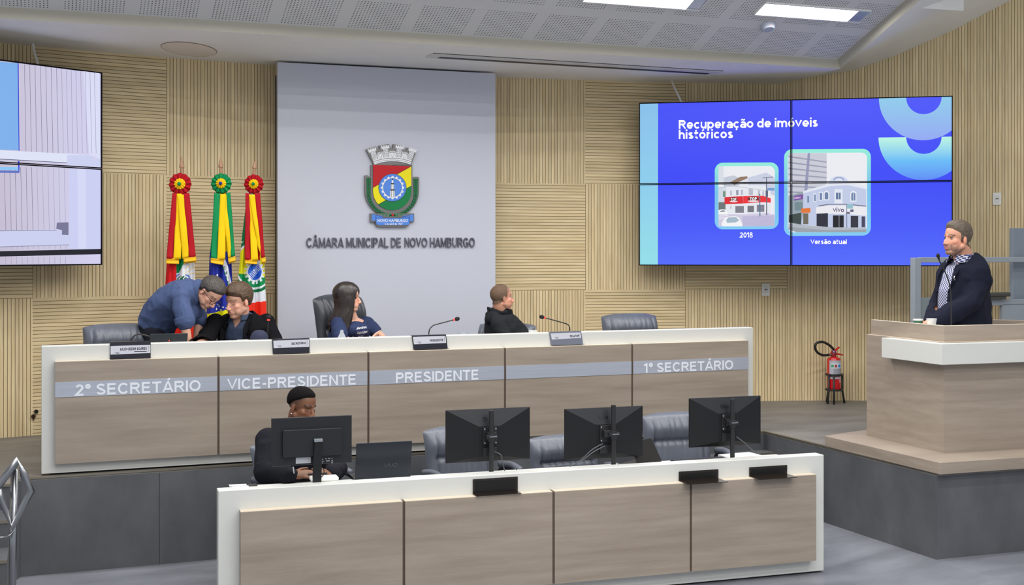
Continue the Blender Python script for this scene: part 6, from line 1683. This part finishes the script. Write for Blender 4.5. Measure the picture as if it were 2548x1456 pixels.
M_poleW = mat('flag pole wood', srgb(176, 136, 104), .5, var=.08, scale=20)
VF = 10.74
def f1(x, y):
    w_ = (x-452)/40
    if y > 780: 
        return 5 if x > 462 else 5
    # emblem ring
    d = math.hypot((x-452), (y-700)*1.0)
    if y > 640 and x > 437:
        if abs(x-452) < 21 and y > 683:
            if d < 14: return 7 if (int(x/3)+int(y/4)) % 3 else 3
            if d < 17.5: return 3
            if d < 22: return 10 if d > 19.5 else 8
        if x < 452-(y-640)*.45+10 and y < 680: return 2
        a = math.degrees(math.atan2(y-690, x-440))
        if x > 456 and y < 706 and abs((a+70) % 16-8) < 1.0: return 1
        return 3
    if y > 711: return 1 if y < 722 else 5
    return 0 if x < 437 else (2 if y < 652 else 3)
def f2(x, y):
    # blue disc with the white motto band, green and yellow outside
    bx = 548+(y-628)*.22+ (y-628)**2*.0003
    if y < 626: return 1 if x > 545 else 2
    if y > 770+ (560-x)*.25: return 6 if y < 800 else 2
    if abs(x-(556+(y-655)*.30)) < 6.2-(abs(y-690)*.02) and y > 645 and y < 724: return 3
    for sx, sy in ((538, 684), (538, 685), (536, 768), (544, 762), (552, 764), (560, 766), (548, 770), (566, 758), (564, 770), (540, 758)):
        if math.hypot(x-sx, y-sy) < 1.9: return 3
    return 4
def f3(x, y):
    t_ = (y-430)
    d = math.hypot((x-632)*1.0, (y-676)*.80)
    if d < 17: 
        if abs(((x-632)*.7+(y-676)*.7)) < 7 and abs(((x-632)*.7-(y-676)*.7)) % 4 < 1.6: return 3
        return 8
    if d < 20.5: return 3
    if d < 25 and (math.degrees(math.atan2(y-676, x-632)) % 24) < 12: return 3
    dd = math.hypot((x-632)*1.0, (y-660)*.80)
    if dd < 44:
        if y > 686+(x-632)*.15: return 2
        if x < 616 or x > 645: return 6
        return 0 if x > 640 else 6
    if dd < 48: return 3
    if dd < 54: return 7
    if y > 752-(x-632)*.12: return 5
    if x < 612 and y < 602: return 7
    if x > 640 and y < 650: return 3 if x < 646 else 0
    return 3
def flag(name, label, fn, cx, top, tipx, ros, rose_cols, sash, edges, zb_, emb=None):
    base = ground(cx, VF, .66)
    t = thing(name, label, 'flag', base, 0, 'ceremonial flags on poles')
    obj('base', MB().lathe(base, [(.16, 0), (.16, .02), (.10, .06), (.03, .12), (.022, .20)], 28), M_poleW, t, True, smooth=40)
    tip = onv(*top, VF); neck = onv(tipx, ros[1]-28, VF)
    obj('pole', MB().tube([Vector((base.x, VF, .7)), Vector((neck.x, VF, neck.z))], .015, 14), M_poleW, t, True, smooth=40)
    d = (tip-neck); L = d.length
    fin = MB(); prof = [(0, .0135), (.28, .0145), (.30, .020), (.36, .021), (.45, .0195), (.75, .009), (1, .001)]
    fin.tube([neck+d*a for a, r in prof], [r for a, r in prof], 12); obj('finial', fin, M_poleW, t, True, smooth=30)
    # cloth
    zt_ = onv(cx, ros[1]+8, VF).z
    nx, ny = 150, 260
    def lerp_edge(y, E):
        for (ya, a), (yb, b) in zip(E, E[1:]):
            if y <= yb: return a+(b-a)*(y-ya)/(yb-ya)
        return E[-1][1]
    ph = cx*.7
    def pos(a, b):
        y = ros[1]+6+(zb_-ros[1]-6)*b
        l = lerp_edge(y, edges[0]); r = lerp_edge(y, edges[1])
        x = l+(r-l)*a
        p = onv(x, y, VF)
        amp = .008+.030*b
        off = amp*math.sin(a*13+ph+b*1.5)+.5*amp*math.sin(a*27+ph*2)-.06*math.sin(math.pi*a)*(.3+.7*b)-.02
        return (p.x, VF+off, p.z)
    def mfn(a, b):
        y = ros[1]+6+(zb_-ros[1]-6)*b; l = lerp_edge(y, edges[0]); r = lerp_edge(y, edges[1])
        return fn(l+(r-l)*a, y)
    m = MB(); m.grid(lambda a, b: pos(a, b), nx, ny, 0, mfn)
    m.f = [tuple(reversed(f)) for f in m.f]
    cl_ = obj('cloth', m, FM, t, True, smooth=True, solid=.003)
    if emb: emb(cl_, t)
    # rosette
    c = onv(ros[0], ros[1], VF-.075); R = ros[2]*(onv(100, 0, VF).x-onv(99, 0, VF).x)*1.0
    R = ros[2]/FPX*10.45
    ctoc = (EYE-c).normalized(); ctoc = Vector((-.30, -.95, .02)).normalized()
    ex_ = Vector((0, 0, 1)).cross(ctoc).normalized(); ey_ = ctoc.cross(ex_)
    def disc(r0, r1, n_, lift, amp, m_, nm):
        mb = MB(); K = 96
        def dp(a, b):
            an = a*2*math.pi; r = r0+(r1-r0)*b; rr_ = r*(1+.035*math.sin(n_*an+1)*b)
            return c+ex_*rr_*math.cos(an)+ey_*rr_*math.sin(an)+ctoc*(lift+amp*math.sin(n_*an)*(.35+.65*b)-.015*b*b)
        mb.grid(dp, K, 6); obj(nm, mb, m_, t, True, smooth=True, solid=.003)
    disc(.004, R, 12, .0, .010, rose_cols[0], 'rosette'); disc(.004, R*.50, 12, .016, .007, rose_cols[1], 'rosette_centre')
    obj('button', MB().ell(c+ctoc*.026, (R*.17, R*.17, R*.17), nu=16, nv=10), rose_cols[2], t, True, smooth=True)
    # sash tails
    for k, (poly, col, lift) in enumerate(sash):
        q = [onv(px, py, VF-.085-lift) for px, py in poly]
        mb = MB(); nseg = 24
        TL, TR, BR, BL = q
        mb.grid(lambda a, b: (lambda p: (p.x, p.y-.010*math.sin(b*7+k*2)*b-.006*math.sin(a*3.1), p.z))(TL.lerp(BL, b).lerp(TR.lerp(BR, b), a)), 6, nseg)
        mb.f = [tuple(reversed(f)) for f in mb.f]
        obj('fringe' if col is F_gold else 'sash_ribbon', mb, col, t, True, smooth=True, solid=.003)
    return t
def motto(cl_, t):
    s = 'DEMEPR'; mb = MB()
    for i, ch in enumerate(s):
        y = 655+i*12.2; x = 556+(y-655)*.30
        pl = ipl(Vector((0, VF-.115, 0)), Vector((0, 1, 0)))
        f_ = line_map(pl, (x-3.4, y-3.2), (x+3.6, y-4.4), (x+3.8, y+3.2), (x-3.2, y+4.4), Vector((0, -1, 0)), 0)
        mb.merge(vtext(ch, f_, .10, .1))
    dg = bpy.context.evaluated_depsgraph_get(); me = cl_.data
    # lay the letters on the cloth
    im = ROOTM[t.name]; bv = BVHTree.FromPolygons([v.co[:] for v in me.vertices], [p.vertices[:] for p in me.polygons])
    out_ = []
    for v in mb.v:
        w_ = im @ Vector(v); e = im @ EYE
        h = bv.ray_cast(w_+Vector((0, -.5, 0)), Vector((0, 1, 0)))
        out_.append(tuple((h[0]+Vector((0, -.006, 0))) if h[0] is not None else w_))
    mb.v = out_; obj('motto', mb, F_dgrn, cl_)
flag('flag', 'state flag with red and gold rosette, leftmost of the three flags', f1, 451, (451, 388), 453, (447.5, 458, 27), (F_dred, F_yel, F_grn),
    [([(429, 480), (441, 482), (431, 645), (414, 643)], F_dred, 0), ([(440, 482), (452, 482), (450, 645), (431, 646)], F_yel, .002), ([(441, 484), (457, 484), (471, 640), (454, 645)], F_yel, .012), ([(456, 482), (471, 480), (487, 638), (471, 641)], F_dred, .010),
     ([(414, 643), (446, 643), (445, 657), (413, 656)], F_gold, .004), ([(456, 643), (488, 638), (488, 653), (457, 656)], F_gold, .014)],
    ([(460, 436), (640, 416), (720, 411), (860, 404)], [(460, 462), (640, 482), (720, 486), (860, 498)]), 905)
flag('flag', 'green national flag with green and gold rosette, middle one of the three flags', f2, 549, (549, 390), 549.5, (550, 456.5, 25), (F_grn, F_yel, F_blu),
    [([(533, 480), (550, 483), (541, 646), (524.5, 642)], F_grn, 0), ([(548, 483), (562, 483), (560, 646), (540, 647)], F_yel, .008), ([(550, 484), (563, 484), (577, 640), (568, 643)], F_yel, .003), ([(562, 481), (573, 478), (585, 636), (575, 640)], F_grn, .001),
     ([(524, 642), (558, 646), (556, 660), (524, 654)], F_gold, .010), ([(567, 643), (586, 638), (586, 652), (569, 657)], F_gold, .006)],
    ([(460, 540), (640, 522), (700, 520), (770, 516), (860, 500)], [(460, 560), (640, 575), (720, 578), (860, 582)]), 905, motto)
flag('flag', 'city flag with a blue gear emblem and red and gold rosette, rightmost of the flags', f3, 634, (635, 396), 632, (631, 458, 24), (F_dred, F_yel, F_grn),
    [([(611, 480), (622, 482), (624, 648), (609, 646)], F_dred, 0), ([(620, 484), (632, 484), (642, 648), (624, 650)], F_yel, .004), ([(619, 484), (634, 484), (651, 638), (641, 612)], F_yel, .012), ([(634, 482), (647, 479), (659, 640), (650, 642)], F_dred, .010),
     ([(609, 646), (640, 647), (639, 658), (609, 655)], F_gold, .006), ([(649, 643), (661, 640), (661, 655), (652, 657)], F_gold, .014)],
    ([(460, 616), (520, 610), (600, 600), (700, 591), (860, 586)], [(460, 642), (560, 652), (640, 655), (760, 660), (860, 665)]), 905)

# ================================================================ FIRE EXTINGUISHER AND ITS STAND
b = onz(2077, 1000, .66); v0 = b.y-.10; b = ground(2075, v0, .66)
ex0 = b.copy(); k_px = FPX/ (SY*b.x+CY*b.y)
H_ = lambda py: CZ+(HY-py)/k_px
M_exr = mat('extinguisher red', srgb(212, 16, 26), .25, coat=.5); M_lab = mat('label silver', srgb(190, 192, 204), .4, .1); M_brass = mat('brass fitting', srgb(170, 160, 140), .3, .8)
t = thing('fire_extinguisher', 'red fire extinguisher with black hose standing before the slatted wall', 'fire extinguisher', (b.x, b.y, H_(968)))
R = 17/k_px
z0, z1 = H_(970), H_(897)
obj('cylinder', MB().lathe((b.x, b.y, 0), [(R*.9, z0), (R, z0+.015), (R, H_(895)), (R*.9, H_(891)), (R*.55, H_(888.5)), (R*.30, H_(887)), (R*.30, H_(884))], 36), M_exr, t, True, smooth=40)
lb = MB()
def cyl(mb, r, za, zb_, a0, a1, mi=0, n_=20):
    mb.grid(lambda a, c: (b.x+r*math.sin(math.radians(a0+(a1-a0)*a)), b.y-r*math.cos(math.radians(a0+(a1-a0)*a)), za+(zb_-za)*c), n_, 1, mi)
cyl(lb, R*1.006, H_(932), H_(896), -75, 95); cyl(lb, R*1.006, H_(942), H_(936), -75, 95)
for k in range(8): cyl(lb, R*1.010, H_(917.5+k*1.8), H_(916.6+k*1.8), -40, 70, 1)
cyl(lb, R*1.010, H_(915), H_(903), -62, 58, 2)
for k, (a0, a1, mi) in enumerate(((-58, -36, 3), (-30, -8, 4), (0, 30, 5))): cyl(lb, R*1.014, H_(913), H_(906), a0, a1, mi, 8)
cyl(lb, R*1.010, H_(945.5), H_(944), 10, 60, 2); cyl(lb, R*1.010, H_(950), H_(949), 10, 60, 2)
obj('label', lb, [M_lab, mat('label print', srgb(130, 132, 146), .6), mat('label white', srgb(226, 228, 234), .5), mat('label green', srgb(60, 160, 120), .5), mat('label red', srgb(170, 60, 66), .5), mat('label blue', srgb(60, 150, 220), .5)], t, True)
def ep(px, py, dv=0): return onv(px, py, b.y+dv)
obj('valve', MB().tube([ep(2074, 888), ep(2074, 878), ep(2075, 873)], [.028, .03, .02], 12), mat('valve red', srgb(150, 40, 44), .35, .3), t, True, smooth=40)
hd = MB(); hd.tube([ep(2068, 879), ep(2074, 875), ep(2080, 871), ep(2088, 864)], [.012, .016, .012, .010], 8); hd.tube([ep(2072, 879), ep(2082, 881), ep(2093, 882.5), ep(2099, 884)], [.012, .010, .008, .005], 8)
obj('handle', hd, M_exr, t, True, smooth=True)
obj('gauge', MB().ell(ep(2075, 875.5, -.03), (.013, .008, .011)), mat('gauge violet', srgb(150, 150, 226), .3), t, True, smooth=True)
obj('hose', MB().tube(bez([ep(2074, 869, -.01), ep(2062, 858, -.04), ep(2046, 851, -.06), ep(2031, 855, -.06), ep(2028, 866, -.05), ep(2035, 878, -.03), ep(2048, 884, 0), ep(2063, 883, 0)], 10), .0125, 10), mat('hose rubber', (.014, .015, .014), .5), t, True, smooth=True)
obj('hose_fitting', MB().tube([ep(2062, 883), ep(2070, 882)], .011, 10), M_brass, t, True, smooth=40); obj('hose_fitting', MB().tube([ep(2072, 868, -.01), ep(2076, 872, 0)], .010, 10), M_brass, t, True, smooth=40)
M_blk = mat('black painted steel', (.018, .018, .018), .4)
t = thing('extinguisher_stand', 'black metal ring stand holding the red fire extinguisher', 'stand', (b.x, b.y, .66))
for z in (H_(932), H_(969.5)):
    obj('ring', MB().tube([(b.x+(R+.012)*math.cos(a*math.pi/16), b.y+(R+.012)*math.sin(a*math.pi/16), z) for a in range(33)], .010, 8, cap=False), M_blk, t, True, smooth=True)
obj('tray', MB().lathe((b.x, b.y, H_(971.5)), [(R+.01, 0), (R+.01, .006)], 28), M_blk, t, True)
for an in (-125, -15, 95, 200):
    a = math.radians(an); c_, s_ = math.cos(a), math.sin(a)
    obj('leg', MB().tube([(b.x+(R+.018)*c_, b.y+(R+.018)*s_, H_(930)), (b.x+(R+.018)*c_, b.y+(R+.018)*s_, H_(972)), (b.x+(R+.04)*c_, b.y+(R+.04)*s_, .662)], .0105, 8), M_blk, t, True, smooth=True)

# ================================================================ HANDRAIL AT THE LEFT STAIRS
M_inox = mat('stainless tube', srgb(150, 152, 156), .25, .95)
hr = thing('handrail', 'stainless steel handrail with a bent end loop at the bottom left', 'handrail', (*ground(33, 7.75, 0).xy, 0))
def hp(px, py, v): return onv(px, py, v)
vb = 7.62
obj('rail_loop', MB().tube([hp(-7, 1213, vb), hp(0, 1203, vb), hp(44, 1146, vb), hp(60, 1183, vb), hp(77, 1221, vb), hp(30, 1313, vb), hp(2, 1240, vb), hp(-9, 1211, vb)], .0225, 14), M_inox, hr, True, smooth=True)
pb = ground(29, 7.66, 0)
pt_ = onv(36, 1168, 7.66)
obj('post', MB().tube([(pb.x, pb.y, 0), (pt_.x, pt_.y, pt_.z)], .0205, 16), M_inox, hr, True, smooth=True)
obj('rail', MB().tube([hp(-7, 1212, vb), hp(-40, 1180, 8.1), hp(-150, 1105, 9.0)], .0225, 14), M_inox, hr, True, smooth=True)
obj('post_pin', MB().tube([pt_, hp(42, 1152, vb)], .009, 10), M_inox, hr, True, smooth=True)
obj('bracket', MB().tube(bez([hp(-12, 1339, 7.62), hp(10, 1337, 7.62), hp(24, 1332, 7.62), hp(33, 1322, 7.64)], 6), .0065, 8), M_inox, hr, True, smooth=True)
obj('flange', MB().lathe((pb.x, pb.y, 0), [(.045, 0), (.045, .006), (.022, .012)], 20), M_inox, hr, True, smooth=40)

# ================================================================ PLATFORM LIFT BEHIND THE SPEAKER
M_lift = mat('lift grey paint', srgb(146, 154, 162), .4, var=.03, scale=6); M_lift_d = mat('lift dark grip', srgb(66, 66, 62), .6)
lf = thing('platform_lift', 'grey framed wheelchair platform lift behind the speaker', 'lift', (*ground(2420, 9.1, 0).xy, .66))
VL_ = 9.1
def lrect(nm, x0, y0, x1, y1, dep, m, v=VL_, zmin=None, bev=.004):
    a = onv(x0, y0, v); c_ = onv(x1, y1, v); z_0 = c_.z if zmin is None else zmin
    return obj(nm, MB().box((a.x, v, z_0), (c_.x, v+dep, a.z)), m, lf, True, bevel=bev)
lrect('post', 2275.5, 641.5, 2292, 860, .06, M_lift, zmin=.661); lrect('top_rail', 2292.2, 640.5, 2640, 652, .06, M_lift)
lrect('gate_panel', 2293, 741, 2345, 860, .03, mat('lift panel', srgb(124, 134, 138), .5), zmin=.70)
lrect('lower_panel', 2440, 746, 2640, 757, .04, M_lift, 9.12); lrect('lower_panel', 2494, 757, 2640, 860, .04, M_lift, 9.12, zmin=.70)
lrect('column', 2520.5, 567.5, 2640, 860, .05, mat('lift column', srgb(126, 136, 148), .4, var=.05, scale=4), 9.22, zmin=.661)
lrect('grip', 2440, 728.5, 2516, 738, .06, M_lift_d, 9.06, bev=.01); lrect('grip', 2440, 737, 2505, 744.5, .05, M_lift_d, 9.07)
# cups and microphone on the lectern
lathe_thing('cup', 'white plastic cup on the lectern by the hand of the speaker', 'cup', 2318, 7.50, 1.567, [(.022, 0), (.026, .06), (.037, .117), (.039, .122), (.034, .122), (.02, .01)], M_plastic)
t = lathe_thing('bowl', 'green tub with white lid rim on the lectern', 'tub', 2284.5, 7.74, 1.567, [(.028, 0), (.036, .095), (.030, .095)], mat('green plastic', srgb(70, 118, 92), .4))
q_ = ground(2284.5, 7.74, 1.567); obj('lid', MB().lathe(q_, [(.038, .094), (.038, .104), (.03, .106)], 24), M_plastic, t, True, smooth=40)
mic('tall gooseneck microphone on the lectern in front of the speaker', [(2367, 806, 0), (2367, 770, 0), (2365, 722, 0), (2358, 692, 0), (2347, 668, 0), (2338, 650, 0), (2336, 644, 0)], 7.37, 1.567, 0, .0135, .034, .0048, M_black)
